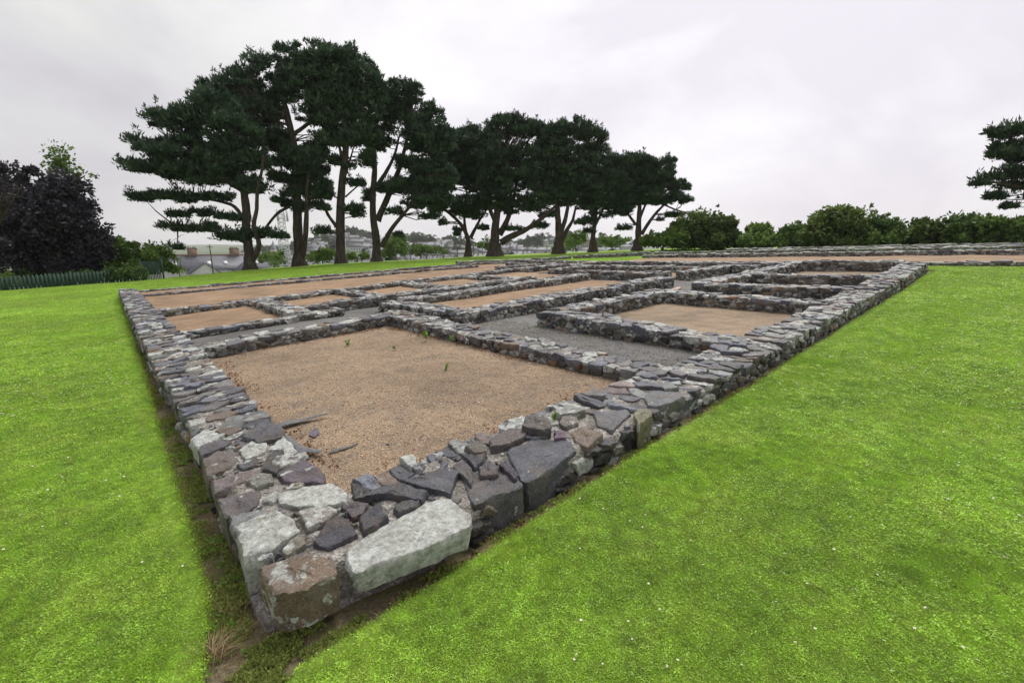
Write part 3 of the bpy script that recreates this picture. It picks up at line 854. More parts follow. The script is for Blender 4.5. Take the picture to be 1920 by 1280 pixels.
WALLS = [
    ('low wall of dark blocks closing the back of the large near gravel room', simple(1.05, 8.62, 4.55, 8.72, .50, .24, .28), (.22, .2), .25),
    ('slate-topped cross wall along the right side of the large near gravel room', simple(4.76, 2.5, 4.72, 8.95, .54, .205, .27), (.16, .17), .4),
    ('thin low wall behind the narrow grey gravel passage on the left', simple(1.1, 10.4, 4.35, 10.62, .42, .20, .24), (.24, .2), .6),
    ('pale rubble cross wall at the end of the small ochre gravel room', simple(3.52, 10.85, 3.52, 14.25, .50, .26), (.17, .17), .85),
    ('long wall in front of the wide rear gravel room', simple(1.15, 14.3, 14.2, 15.2, .46, .24, .30), (.24, .18), .7),
    ('low pale wall between the grey path and the mid-left gravel rooms', simple(3.8, 11.75, 12.0, 11.8, .50, .25, .3), (.22, .18), .7),
    ('short pale cross wall dividing the mid-left gravel rooms', simple(5.95, 12.05, 5.95, 14.5, .46, .27), (.18, .16), .85),
    ('rearmost left wall skirting the lawn under the pines', simple(1.2, 21.1, 16.5, 20.6, .30, .12, .18), (.25, .18), .5),
    ('thin outer kerb wall behind the rearmost left wall', simple(1.1, 23.2, 21.2, 22.4, .28, .12, .18), (.25, .17), .5),
    ('right wall of the long narrow middle room with one orange stone', simple(6.02, 7.70, 13.6, 7.35, .60, .27, .33), (.2, .19), .5),
    ('end wall of the long narrow middle room facing the grey path', simple(5.74, 7.42, 5.62, 10.7, .56, .27), (.2, .19), .5),
    ('left wall of the long narrow middle room', simple(5.92, 10.55, 13.4, 10.45, .56, .27, .32), (.2, .19), .55),
    ('near wall of the square gravel room on the right, with brown stones', simple(6.72, 2.45, 6.78, 6.25, .58, .225, .31), (.2, .17), .4),
    ('left wall of the square gravel room on the right', simple(7.05, 5.95, 10.75, 5.85, .55, .32), (.2, .18), .4),
    ('back wall of the square gravel room on the right', simple(10.62, 2.35, 10.52, 5.6, .50, .29, .34), (.2, .18), .35),
    ('dark free-ended cross wall beyond the square gravel room', simple(13.15, 2.35, 12.35, 5.85, .55, .33), (.22, .18), .35),
    ('left wall of the far right-hand rooms', simple(12.7, 5.72, 20.6, 5.6, .52, .33, .36), (.24, .18), .35),
    ('dark cross wall between the two far right-hand rooms', simple(16.15, 2.35, 15.6, 5.45, .50, .35), (.24, .18), .3),
    ('tall dark end wall closing the far right-hand room', simple(20.75, 2.4, 20.6, 5.4, .55, .40), (.24, .2), .3),
    ('rear end wall of the ruin behind the central gravel', simple(20.8, 5.9, 21.0, 22.2, .50, .30), (.26, .2), .55),
    ('stub wall running back from the end of the central path', simple(15.4, 7.75, 19.0, 7.55, .50, .33), (.24, .18), .4),
    ('short return wall at the end of the central path', simple(18.8, 6.4, 18.75, 7.3, .50, .33), (.24, .18), .35),
    ('cross wall closing the far end of the long narrow middle room', simple(15.2, 8.05, 14.3, 11.6, .50, .32), (.24, .18), .6),
    ('pale cross wall right of the wide rear gravel room', simple(17.7, 8.2, 17.2, 14.2, .50, .32), (.24, .18), .65),
    ('ragged pale wall between the pale cross walls in the middle distance', simple(14.5, 13.1, 17.1, 13.0, .48, .32), (.24, .18), .65),
    ('wall carrying on the front of the wide rear gravel room', simple(14.4, 15.3, 20.6, 15.5, .48, .28), (.26, .18), .6),
    ('broken cross wall halfway along the mid-left gravel rooms', simple(8.5, 12.05, 8.4, 14.5, .46, .26), (.2, .17), .7),
    ('broken cross wall near the far end of the mid-left gravel rooms', simple(11.4, 12.05, 11.2, 14.8, .46, .28), (.22, .17), .7),
    ('low ragged wall across the far part of the wide rear gravel room', simple(15.2, 17.4, 20.6, 17.7, .46, .24), (.26, .18), .6),
    ('short broken wall joining the rear end wall', simple(18.6, 15.8, 18.5, 20.2, .44, .24), (.26, .18), .6),
]
for lab, st, cell, li in WALLS:
    make_wall('stone_wall', lab, st, cell, li * .48)
FARW = [
    ('low slate kerb wall along the near side of the long brown gravel strip', simple(23.4, -26, 23.4, 17.5, .42, .16), (.34, .2), .4),
    ('wall along the far side of the long brown gravel strip', simple(30.1, -26, 30.1, 18.2, .5, .25), (.36, .24), .45),
    ('second wall behind the long brown gravel strip', simple(33.4, -26, 34.0, 19.5, .5, .26), (.4, .25), .45),
    ('hindmost wall of the ruin in front of the hedge', simple(37.5, -26, 38.0, 15.5, .5, .26), (.42, .27), .45),
    ('slate wall in front of the hindmost wall', simple(35.8, -24, 36.0, 13, .45, .24), (.42, .27), .4),
    ('low wall along the grass under the darkest pines', simple(18.0, 24.6, 27.5, 23.0, .45, .24), (.34, .22), .5),
    ('low wall bending right below the last pine', simple(27.8, 22.8, 33.5, 19.6, .5, .28), (.36, .22), .5),
]
for lab, st, cell, li in FARW:
    make_wall('stone_wall', lab, st, cell, li, group='outlying low walls beyond the ruin')

for (nm, px, h, th, colr, li, lab, slp), P in zip(CORNER, CPOLY):
    mb = MB()
    th = min(th, .13) if nm == 'kerb_stone' else th
    V, fs = rock(P, th, 48, .004, .016 if th > .15 else .009, .018, .02, True, .95)
    V[:, 2] += h
    V[:, 2] += Zs(V[:, 0], V[:, 1])
    mb.add(V, fs, (*colr, li))
    c = P.mean(0)
    par = wl if (c[1] - 2.4) > (c[0] - .75) * 1.3 else wr
    o = mb.build(nm, M['stone'], par, (c[0], c[1], float(Zs(c[0], c[1]))), smooth=32, jitter=lambda V: V + (rough_up(V) - V) * .8)
    if lab: o['label'] = lab
# small packing stones set in the mortar between the big ones
mb = MB(); RWa, LWa = np.array(RW), np.array(LW); cnt = 0
for q in range(900):
    if q % 2:
        x = rng.uniform(.5, 3.3); a_, b_ = np.interp(x, RWa[:, 0], RWa[:, 1]) + .05, np.interp(x, RWa[:, 2], RWa[:, 3]) - .05
        y = rng.uniform(a_, b_); h = np.interp(x, RWa[:, 0], RWa[:, 4])
    else:
        y = rng.uniform(2.3, 4.7); a_, b_ = np.interp(y, LWa[:, 1], LWa[:, 0]) + .05, np.interp(y, LWa[:, 3], LWa[:, 2]) - .05
        x = rng.uniform(a_, b_); h = np.interp(y, LWa[:, 1], LWa[:, 4])
    if near_corner((x, y)): continue
    r_ = rng.uniform(.014, .045); m_ = rng.integers(4, 7); aa = np.sort(rng.uniform(0, 6.283, m_)); st_ = rng.uniform(.6, 1.0)
    V, fs = rock(np.column_stack([x + r_ * np.cos(aa), y + st_ * r_ * np.sin(aa)]), .05, 12, 0, .006, .08, .12)
    if not np.isfinite(V).all(): continue
    V[:, 2] += Zs(V[:, 0], V[:, 1]) + h - rng.uniform(.002, .016); mb.add(V, fs, stone_col(True, .2))
mb.build('packing_stones', M['stone'], wr, smooth=38, jitter=lambda V: V + (rough_up(V) - V) * .4)
# concrete footing under the corner
mb = MB(); f0 = np.array([(.415, 2.215), (.405, 2.4), (.43, 2.7), (.55, 2.75), (.70, 2.3), (1.35, 2.1), (1.35, 2.005), (.75, 2.095)])
n = len(f0); V = np.vstack([np.column_stack([f0, np.full(n, -.25)]), np.column_stack([f0, np.full(n, .012)])])
V[:, 2] += .006 * rng.standard_normal(2 * n); k = np.arange(n); mb.add(V, [np.stack([k, (k + 1) % n, (k + 1) % n + n, k + n], 1), (k + n)[None]])
o = mb.build('concrete_footing', M['mortar'], wr)

# ------------------------------------------------------------------ grass
def blade_clump(name, nb, hgt, wid, spread, seed, broad=0):
    r = np.random.default_rng(seed); mb = MB()
    for _ in range(nb):
        a = r.uniform(0, 6.283); lean = r.uniform(.15, 1.1); h = hgt * r.uniform(.5, 1.15)
        ox, oy = r.normal(0, spread, 2); w = wid * r.uniform(.7, 1.3)
        dx, dy = math.cos(a), math.sin(a); px_, py_ = -dy * w / 2, dx * w / 2
        h1 = h * .6; x1 = lean * h * .35; x2 = lean * h * .95; h2 = h * (1 - .3 * lean)
        V = [(ox - px_, oy - py_, -.005), (ox + px_, oy + py_, -.005), (ox + dx * x1 + px_ * .8, oy + dy * x1 + py_ * .8, h1), (ox + dx * x1 - px_ * .8, oy + dy * x1 - py_ * .8, h1), (ox + dx * x2, oy + dy * x2, h2)]
        mb.add(V, [[[0, 1, 2, 3]], [[3, 2, 4]]], (r.uniform(.1, 1), 1.0 if r.random() < .15 else 0, 0, 0))
    for _ in range(broad):
        a = r.uniform(0, 6.283); ox, oy = r.normal(0, spread * 1.1, 2); s = r.uniform(.003, .0055); z = hgt * r.uniform(.35, .7)
        q = np.linspace(0, 6.283, 7)[:-1]; tx, ty = r.normal(0, .35, 2)
        X = s * np.cos(q); Y = s * np.sin(q)
        mb.add(np.column_stack([ox + X, oy + Y, z + tx * X + ty * Y]), [np.arange(6)[None]], (r.uniform(.3, .8), 0, 0, 0))
    me = mb.build(name, M['grass']); COL.objects.unlink(me)
    return me


def rosette(name, seed):
    r = np.random.default_rng(seed); mb = MB()
    for q in range(7):
        a = q * .9 + r.uniform(-.3, .3); L = r.uniform(.018, .034); w = r.uniform(.006, .010); h = r.uniform(.006, .018)
        dx, dy = math.cos(a), math.sin(a)
        P = [(0, 0, .004), (dx * L * .5 - dy * w / 2, dy * L * .5 + dx * w / 2, h), (dx * L, dy * L, h * .8), (dx * L * .5 + dy * w / 2, dy * L * .5 - dx * w / 2, h)]
        mb.add(P, [[[0, 3, 2, 1]]], (r.uniform(.35, 1), 0, 0, 0))
    o = mb.build(name, M['grass']); COL.objects.unlink(o); return o


def scatter_gn(name, pts, rot, scl, idx, protos, kind='stuff', tilt=None):
    me = bpy.data.meshes.new(name + '_points'); me.vertices.add(len(pts)); me.vertices.foreach_set('co', np.asarray(pts, np.float32).ravel())
    for nm, ty, arr in (('rz', 'FLOAT', rot), ('sc', 'FLOAT', scl), ('ix', 'INT', idx)):
        a = me.attributes.new(nm, ty, 'POINT'); a.data.foreach_set('value', np.asarray(arr))
    o = bpy.data.objects.new(name, me); COL.objects.link(o)
    c = bpy.data.collections.new(name + '_source')
    for p in protos: c.objects.link(p)
    g = bpy.data.node_groups.new(name + '_scatter', 'GeometryNodeTree')
    g.interface.new_socket('Geometry', in_out='INPUT', socket_type='NodeSocketGeometry'); g.interface.new_socket('Geometry', in_out='OUTPUT', socket_type='NodeSocketGeometry')
    N = g.nodes.new; L = g.links.new
    gi, go = N('NodeGroupInput'), N('NodeGroupOutput'); ip = N('GeometryNodeInstanceOnPoints'); ci = N('GeometryNodeCollectionInfo')
    ci.inputs['Collection'].default_value = c; ci.inputs['Separate Children'].default_value = True; ci.inputs['Reset Children'].default_value = True
    ip.inputs['Pick Instance'].default_value = True

    def na(n, ty):
        x = N('GeometryNodeInputNamedAttribute'); x.data_type = ty; x.inputs[0].default_value = n; return x.outputs[0]
    cx = N('ShaderNodeCombineXYZ'); L(na('rz', 'FLOAT'), cx.inputs[2])
    L(gi.outputs[0], ip.inputs['Points']); L(ci.outputs[0], ip.inputs['Instance']); L(na('ix', 'INT'), ip.inputs['Instance Index'])
    e2r = N('FunctionNodeEulerToRotation'); L(cx.outputs[0], e2r.inputs[0]); L(e2r.outputs[0], ip.inputs['Rotation'])
    L(na('sc', 'FLOAT'), ip.inputs['Scale']); L(ip.outputs[0], go.inputs[0])
    md = o.modifiers.new('scatter', 'NODES'); md.node_group = g
    tag(o, kind=kind)
    return o


def fan_points(n, d0, d1, power, half=58):
    """points in a wide fan before the camera, density falling with distance"""
    q = rng.random(n); k = 2 - power
    d = (d0 ** k + q * (d1 ** k - d0 ** k)) ** (1 / k)
    a = YAW + rad(half) * rng.uniform(-1, 1, n)
    return d * np.cos(a), d * np.sin(a), d


u, v, d = fan_points(440000, 1.0, 36, 1.5, 60); u2, v2, d2 = fan_points(70000, 1.0, 5.5, 1.2, 60)
u, v, d = np.append(u, u2), np.append(v, v2), np.append(d, d2)
keep = ~inside(u, v) & ~((u > 23.0) & (u < 30.4) & (v < 17.6)) & (u < 41)
u, v, d = u[keep], v[keep], d[keep]
ve = 1.7 + 20 * rng.random(16000) ** 1.7; ue = np.interp(ve, *EDGE_L) + rng.normal(-.012, .022, 16000)
uf = .45 + 20 * rng.random(12000) ** 1.7; vf = np.interp(uf, *EDGE_R) + rng.normal(-.012, .02, 12000)
u = np.concatenate([u, ue, uf]); v = np.concatenate([v, ve, vf]); d = np.hypot(u, v)
sc = np.clip(.50 + .13 * d, .6, 3.6) * rng.uniform(.7, 1.3, len(u))
tall = fbm(np.stack([u * .9, v * .9, 0 * u], 1), 3, 77); sc = sc * (1 + .3 * tall)
pts = np.column_stack([u, v, Zs(u, v) + .012 * fbm(np.stack([u * 1.7, v * 1.7, 0 * u], 1), 3, 2)])
protos = [blade_clump('grass_tuft', 34, .021, .0013, .021, s, 0) for s in range(5)] + [blade_clump('clover_tuft', 16, .020, .0014, .020, 40 + s, 7) for s in range(2)] + [rosette('weed_rosette', s) for s in range(2)]
clov = fbm(np.stack([u * 1.3, v * 1.3, 0 * u + 4], 1), 3, 99) > .18
idx = np.where(clov & (rng.random(len(u)) < .6), rng.integers(5, 7, len(u)), rng.integers(0, 5, len(u)))
ro = fbm(np.stack([u * .8, v * .8, 0 * u + 9], 1), 3, 98); idx = np.where(rng.random(len(u)) < np.clip(.012 + .14 * ro, .003, .07), rng.integers(7, 9, len(u)), idx)
o = scatter_gn('grass', pts, rng.uniform(0, 6.28, len(u)), np.minimum(sc, 3.4), idx, protos)
tag(o, 'short mown green grass with clover round the ruin', 'grass')

# daisies
def daisy_mesh():
    mb = MB(); n = 10
    a = np.linspace(0, 2 * np.pi, 2 * n, endpoint=False); r = np.where(np.arange(2 * n) % 2, .011, .0075)
    V = np.column_stack([r * np.cos(a), r * np.sin(a), np.where(np.arange(2 * n) % 2, .003, 0)]); V = np.vstack([V, [[0, 0, 0]]])
    k = np.arange(2 * n); mb.add(V, [np.stack([k, (k + 1) % (2 * n), np.full(2 * n, 2 * n)], 1)], None, 0)
    a = np.linspace(0, 2 * np.pi, 8, endpoint=False)
    V = np.vstack([np.column_stack([.004 * np.cos(a), .004 * np.sin(a), np.full(8, .002)]), [[0, 0, .005]]]); k = np.arange(8)
    mb.add(V, [np.stack([k, (k + 1) % 8, np.full(8, 8)], 1)], None, 1)
    mb.tube([(0, 0, -.04), (0.002, 0, -.02), (0, 0, 0)], [.0012] * 3, 4, None, 2)
    return mb.build('daisy', [M['petal'], M['yolk'], M['weed']])


dz = daisy_mesh()
u, v, d = fan_points(30000, 1.6, 34, .75, 56)
dens = fbm(np.stack([u * .5, v * .5, 0 * u], 1), 3, 55) + .5 * fbm(np.stack([u * 2, v * 2, 0 * u], 1), 2, 56)
keep = ~inside(u, v) & (u < 22.8) & (v < 33) & (rng.random(len(u)) < np.clip(.16 + dens * 1.5, .01, 1) * np.clip(d / 5.5, .12, 1) * .8)
u, v, d = u[keep], v[keep], d[keep]; od = np.argsort(d)
near, rest = od[:260], od[260:]
for q, i in enumerate(near):
    o = dz if q == 0 else dz.copy()
    if q: COL.objects.link(o)
    s = rng.uniform(.42, .72)
    left = v[i] > u[i]
    o.location = (u[i], v[i], float(Zs(u[i], v[i])) + .014 + .018 * s); o.scale = (s, s, s)
    o.rotation_euler = (rng.normal(0, .3), rng.normal(0, .3), rng.uniform(0, 6))
    tag(o, 'small white daisy in the lawn left of the soil trench' if left else 'small white daisy in the lawn right of the ruin', 'daisy',
        'daisies in the left lawn' if left else 'daisies in the right lawn')
src = dz.copy()
pts = np.column_stack([u[rest], v[rest], Zs(u[rest], v[rest]) + .04])
o = scatter_gn('daisies', pts, rng.uniform(0, 6, len(rest)), np.clip(.5 + .04 * d[rest], .55, 1.5), np.zeros(len(rest), int), [src])
tag(o, 'daisies scattered over the farther lawn', 'daisies')


# pebbles on the near gravel
def pebble(seed, cols=None):
    r = np.random.default_rng(seed); mb = MB()
    a = np.linspace(0, 6.283, 6)[:-1]; V = [np.column_stack([np.cos(a) * q, np.sin(a) * q, np.full(5, z)]) for q, z in ((.8, -.3), (1, .1), (.55, .55))]
    V = np.vstack(V + [np.array([[0, 0, .62]])]); V = V * r.uniform(.75, 1.25, V.shape) * .0055
    k = np.arange(5); k2 = (k + 1) % 5
    mb.add(V, [np.vstack([np.stack([k + 5 * i, k2 + 5 * i, k2 + 5 * i + 5, k + 5 * i + 5], 1) for i in (0, 1)]), np.stack([k + 10, k2 + 10, np.full(5, 15)], 1)])
    cols = cols or [(.42, .27, .15), (.30, .22, .17), (.15, .12, .11), (.52, .36, .23), (.45, .38, .31), (.24, .16, .11)]
    o = mb.build('pebble', mat_plain('pebble_tone', cols[seed % 6], .85, .2, 50)); COL.objects.unlink(o); return o


n = 60000; q = rng.random((n, 2)); u = 1.0 + 3.6 * q[:, 0]; v = 2.6 + 6.0 * q[:, 1] ** 1.5
pz = Zs(u, v) + .06 + .03 * fbm(np.stack([u * .9, v * .9, 0 * u], 1), 3, 1) + .008 * fbm(np.stack([u * 6, v * 6, 0 * u], 1), 2, 4)
o = scatter_gn('gravel_pebbles', np.column_stack([u, v, pz]), rng.uniform(0, 6, n), rng.lognormal(-.28, .4, n), rng.integers(0, 6, n), [pebble(s) for s in range(6)])
tag(o, 'loose sandy pebbles on the floor of the large near room', 'pebbles')
n = 30000; q = rng.random((n, 2)); u = 5.0 + 1.5 * q[:, 0]; v = 2.7 + 7.5 * q[:, 1]
pz = Zs(u, v) + .02 + .03 * fbm(np.stack([u * .9, v * .9, 0 * u], 1), 3, 2) + .008 * fbm(np.stack([u * 6, v * 6, 0 * u], 1), 2, 5)
GREYS = [(.16, .155, .15), (.09, .088, .085), (.26, .25, .24), (.05, .05, .05), (.20, .185, .16), (.34, .32, .30)]
o = scatter_gn('path_chippings', np.column_stack([u, v, pz]), rng.uniform(0, 6, n), rng.lognormal(-.2, .4, n), rng.integers(0, 6, n), [pebble(s + 6, GREYS) for s in range(6)])
tag(o, 'loose grey chippings on the path between the rooms', 'chippings')


# ------------------------------------------------------------------ foliage
def foliage(mb, C, R, N_, ll, lw, up=.3, flat=.0, tone=(.15, .85), shell=.6, under=-.35):
    """leaves spread through puffs: C centres (m,3), R radii (m,3), N_ leaves each; under cuts the underside"""
    m = len(C); k = np.repeat(np.arange(m), N_); n = len(k)
    D = rng.standard_normal((n, 3)); D /= np.linalg.norm(D, axis=1)[:, None]
    D[:, 2] = np.where(D[:, 2] < under, -D[:, 2] * .6, D[:, 2])
    rr = np.where(rng.random(n) < shell, rng.uniform(.8, 1.08, n), rng.random(n) ** .5)
    P = C[k] + D * rr[:, None] * R[k]
    A = D + up * np.array([0, 0, 1.]) + .55 * rng.standard_normal((n, 3)); A /= np.linalg.norm(A, axis=1)[:, None] + 1e-9
    B = np.cross(A, rng.standard_normal((n, 3))); B /= np.linalg.norm(B, axis=1)[:, None] + 1e-9
    l = ll * rng.uniform(.6, 1.3, n)[:, None]; w = lw * rng.uniform(.7, 1.3, n)[:, None]
    V = np.stack([P - A * l * .35 , P + B * w * .5 + A * l * .1, P + A * l * .65, P - B * w * .5 + A * l * .1], 1).reshape(-1, 3)
    tp = rng.uniform(tone[0], tone[1], m)[k] + rng.normal(0, .14, n); tp = np.clip(tp, 0, 1)
    c = np.zeros((n * 4, 4)); c[:, 0] = np.repeat(tp, 4)
    mb.add(V, [np.arange(n * 4).reshape(-1, 4)], c)


def puffs_in(ells, depth, per_area, base_r, flat=.55, dep=1.0, surf=.55, keep_top=True):
    """small puffs inside ellipses (pixel outline) lying `depth` metres ahead; real depth equal to their width"""
    C, R = [], []
    s = depth / (F * 1.0)
    for (cx, cy, rx, ry) in ells:
        rm, hm = rx * s, ry * s
        c0 = at(cx, cy, depth)
        n = max(2, int(per_area * rm * hm * 3.1 + .5))
        for _ in range(n):
            d = rng.standard_normal(3); d /= np.linalg.norm(d)
            q = rng.uniform(.75, 1) if rng.random() < surf else rng.random() ** .4
            r = base_r * rng.uniform(.65, 1.35); r = min(r, max(.6 * rm, .12), max(hm * 1.4, .12))
            a, b, c = d * q
            p = c0 + a * max(rm - r, 0) * np.array([RGT[0], RGT[1], 0]) + b * dep * (max(rm - r, 0)) * np.array([FWD[0], FWD[1], 0]) + np.array([0, 0, c * max(hm - r * flat, 0)])
            C.append(p); R.append((r, r, r * flat))
    return np.array(C), np.array(R)


def limb(mb, px, depth, r0, r1, off=0.0, off1=None, n=8):
    """a limb through pixel points, swinging from off to off1 metres in depth"""
    off1 = off if off1 is None else off1; m = len(px)
    P = np.array([at(x, y, depth) + np.array([FWD[0], FWD[1], 0]) * (off + (off1 - off) * i / max(1, m - 1)) for i, (x, y) in enumerate(px)])
    # smooth the polyline
    t0 = np.arange(m); tt = np.linspace(0, m - 1, (m - 1) * 4 + 1)
    Q = np.stack([np.interp(tt, t0, P[:, k]) for k in range(3)], 1)
    for _ in range(2): Q[1:-1] = (Q[:-2] + 2 * Q[1:-1] + Q[2:]) / 4
    mb.tube(Q, np.linspace(r0, r1, len(Q)), n, None, 0, .05)
    return Q


def pine(base, label, trunks, ells, r0, per_area=2.6, seed=0, base_at=None, twigs=True):
    x, y = base
    bu, bv = hit(x, y) if base_at is None else base_at
    dep = ahead(bu, bv)
    root = thing('pine_tree', (bu, bv, float(Zs(bu, bv))), label, 'tree', 'tall pines round the ruin')
    mb = MB(); pts = []
    for i, (px, ra, rb, o1) in enumerate(trunks):
        if i == 0:
            q = px[0]; px = [(q[0], q[1] + 6)] + px
        Q = limb(mb, px, dep, ra * r0, rb * r0, 0 if i == 0 else (trunks[i][3] * .1), o1, 10 if i == 0 else 7); pts.append(Q)
    # root flare
    b0 = at(x, y, dep)
    a = np.linspace(0, 2 * np.pi, 12, endpoint=False); rr = r0 * (1.75 + .25 * np.sin(a * 3 + seed))
    mb.tube([b0 + (0, 0, -.5), b0 + (0, 0, .0), b0 + (0, 0, .35), b0 + (0, 0, .9)], [r0 * 1.9, r0 * 1.5, r0 * 1.15, r0 * .98], 12, None, 0, .06)
    pts = np.concatenate(pts)
    e2 = []
    for a, b, c, d in ells:
        if d < 16 and c > 30:          # long flat boughs: several overlapping pads, drooping and rising
            m = int(c / 11)
            for q in range(m):
                f = (q + .5) / m * 2 - 1
                e2.append((a + f * c * .86 + rng.normal(0, 3), b + rng.normal(0, 3.6) - 4 * f * f, c / m * 1.5 * rng.uniform(.8, 1.2), d * rng.uniform(.55, 1.05) * (1.1 - .45 * f * f)))
        else:
            e2.append((a, b + 5, c * .99, d * .98))
    C, R = puffs_in(e2, dep, per_area * 1.5, .46, .66, .9, .55)
    R *= np.exp(rng.normal(0, .28, len(R)))[:, None]
    hole = vnoise(C * .8 + seed * 7.7, 3) + .5 * vnoise(C * 1.7 + seed, 4)
    k_ = hole < .46; C, R = C[k_], R[k_]
    # leading shoots that break up the outline
    m = len(C); d_ = rng.standard_normal((m * 2, 3)) * (1, 1, .25) + (0, 0, .55); d_ /= np.linalg.norm(d_, axis=1)[:, None]
    Ct = np.repeat(C, 2, 0) + d_ * np.repeat(R[:, :1], 2, 0) * rng.uniform(.8, 1.35, (2 * m, 1)); Rt = np.tile((.13, .13, .22), (2 * m, 1)) * rng.uniform(.7, 1.4, (2 * m, 1))
    # twigs from the nearest limb to each puff
    for p in C:
        if rng.random() < .75:
            dd = np.linalg.norm((pts - p) * (1, 1, 1.6), axis=1) + np.where(pts[:, 2] > p[2] + .2, 3, 0) + np.where(pts[:, 2] < b0[2] + 2.2, 4, 0)
            a_ = pts[np.argmin(dd)]
            L = np.linalg.norm(p - a_)
            if L < 7:
                md = (a_ + p) / 2 + rng.normal(0, .07 * L, 3) + np.array([0, 0, .05 * L])
                mb.tube([a_, md, p], [.025 + .010 * L, .022 + .005 * L, .012], 5)
                if rng.random() < .5:
                    e = md + np.clip(rng.normal(0, .16 * L, 3), -.7, .7) * (1, 1, .5); mb.tube([md, (md + e) / 2 + (0, 0, .05), e], [.016, .012, .007], 4)
    mb.build('trunk', M['bark'], root, smooth=60)
    mb = MB()
    foliage(mb, C, R, 95, .36, .095, .75, tone=(.0, .95), shell=.6, under=-.3)
    foliage(mb, Ct, Rt, 16, .30, .075, .9, tone=(.2, 1), shell=.4, under=-.8)
    mb.build('crown', M['needle'], root)
    return root


Z2 = lambda X, Y: (200 + X / 2.909, 60 + Y / 2.909)
Z3 = lambda X, Y: (740 + X / 3.31, 180 + Y / 3.31)
p2 = lambda *a: [Z2(x, y) for x, y in a]
p3 = lambda *a: [Z3(x, y) for x, y in a]
pine((470, 505), 'leftmost pine with low flat boughs sweeping left over the terrace roofs',
     [(p2((785, 1290), (775, 1180), (758, 1080), (765, 970), (745, 860), (735, 780), (720, 700), (690, 600)), 1, .45, 0),
      (p2((800, 1250), (850, 1160), (815, 1060), (845, 970), (850, 880), (885, 770), (900, 700)), .5, .2, -1.0),
      (p2((760, 1040), (690, 945), (600, 920), (480, 900), (330, 900)), .4, .12, .6), (p2((745, 870), (650, 810), (500, 770), (330, 740)), .35, .1, -.8),
      (p2((735, 800), (620, 690), (450, 600), (280, 560)), .35, .1, .9), (p2((765, 1150), (680, 1110), (560, 1080), (420, 1070)), .3, .08, -.6)],
     [(278, 262, 44, 24), (330, 240, 52, 36), (350, 285, 78, 30), (296, 312, 54, 22), (365, 322, 62, 24), (425, 300, 58, 36), (430, 245, 58, 40), (345, 212, 34, 22), (400, 205, 50, 36),
      (300, 372, 68, 13), (390, 372, 42, 14), (345, 404, 56, 8), (425, 408, 46, 11), (352, 432, 58, 11), (450, 440, 72, 15), (328, 461, 20, 6), (520, 440, 26, 7), (470, 345, 36, 20), (480, 300, 30, 26), (400, 335, 46, 18)], .36, 4.0, 1, (8.7, 36.2))
pine((562, 497), 'tallest twin-stemmed pine, second from the left',
     [(p2((1055, 1275), (1045, 1150), (1040, 1000), (1038, 850), (1038, 700), (1010, 560), (985, 450), (960, 350)), 1, .4, 0),
      (p2((1075, 1220), (1095, 1100), (1105, 990), (1110, 880), (1130, 760)), .55, .25, -.8),
      (p2((1020, 840), (960, 790), (905, 745), (850, 680)), .45, .15, -.7), (p2((1035, 760), (980, 700), (940, 660)), .3, .12, .7), (p2((1010, 560), (1080, 500), (1150, 420), (1200, 330)), .4, .12, .9),
      (p2((985, 470), (900, 400), (800, 330)), .35, .12, -.9), (p2((1000, 950), (940, 990), (890, 1070)), .3, .2, -.6)],
     [(395, 178, 42, 32), (450, 168, 48, 38), (502, 148, 52, 42), (548, 110, 46, 30), (570, 158, 56, 44), (606, 108, 42, 30), (465, 215, 58, 34), (508, 262, 45, 24), (590, 212, 42, 30), (500, 205, 34, 22),
      (590, 302, 40, 17), (565, 340, 46, 15), (540, 384, 34, 9), (592, 388, 44, 11), (606, 345, 20, 20), (560, 296, 30, 14), (625, 160, 34, 40), (575, 285, 45, 26), (585, 320, 44, 20), (560, 362, 38, 16), (592, 368, 36, 14), (535, 300, 30, 18), (520, 330, 22, 12), (604, 258, 26, 22)], .42, 4.2, 2, (12.4, 37.6))
pine((640, 494), 'slim straight-stemmed pine, third from the left',
     [(p2((1278, 1260), (1275, 1100), (1275, 950), (1282, 820), (1302, 700), (1305, 560), (1300, 420), (1310, 300)), 1, .4, 0),
      (p2((1255, 1060), (1215, 1000), (1180, 900), (1165, 850)), .4, .15, -.8), (p2((1300, 900), (1345, 850), (1400, 800)), .2, .08, .6), (p2((1295, 780), (1320, 700), (1340, 600)), .3, .1, .5), (p2((1290, 700), (1270, 600), (1240, 520)), .35, .12, -.6)],
     [(642, 112, 42, 30), (680, 136, 38, 36), (652, 178, 48, 40), (692, 198, 36, 36), (620, 228, 28, 26), (640, 262, 38, 18), (676, 250, 38, 24), (666, 388, 26, 9), (602, 432, 22, 9), (655, 310, 16, 7), (670, 400, 16, 8), (650, 220, 30, 20), (632, 298, 18, 14), (668, 340, 20, 12), (690, 296, 18, 20), (690, 250, 26, 22), (706, 162, 26, 28)], .38, 4.2, 3, (15.0, 36.1))
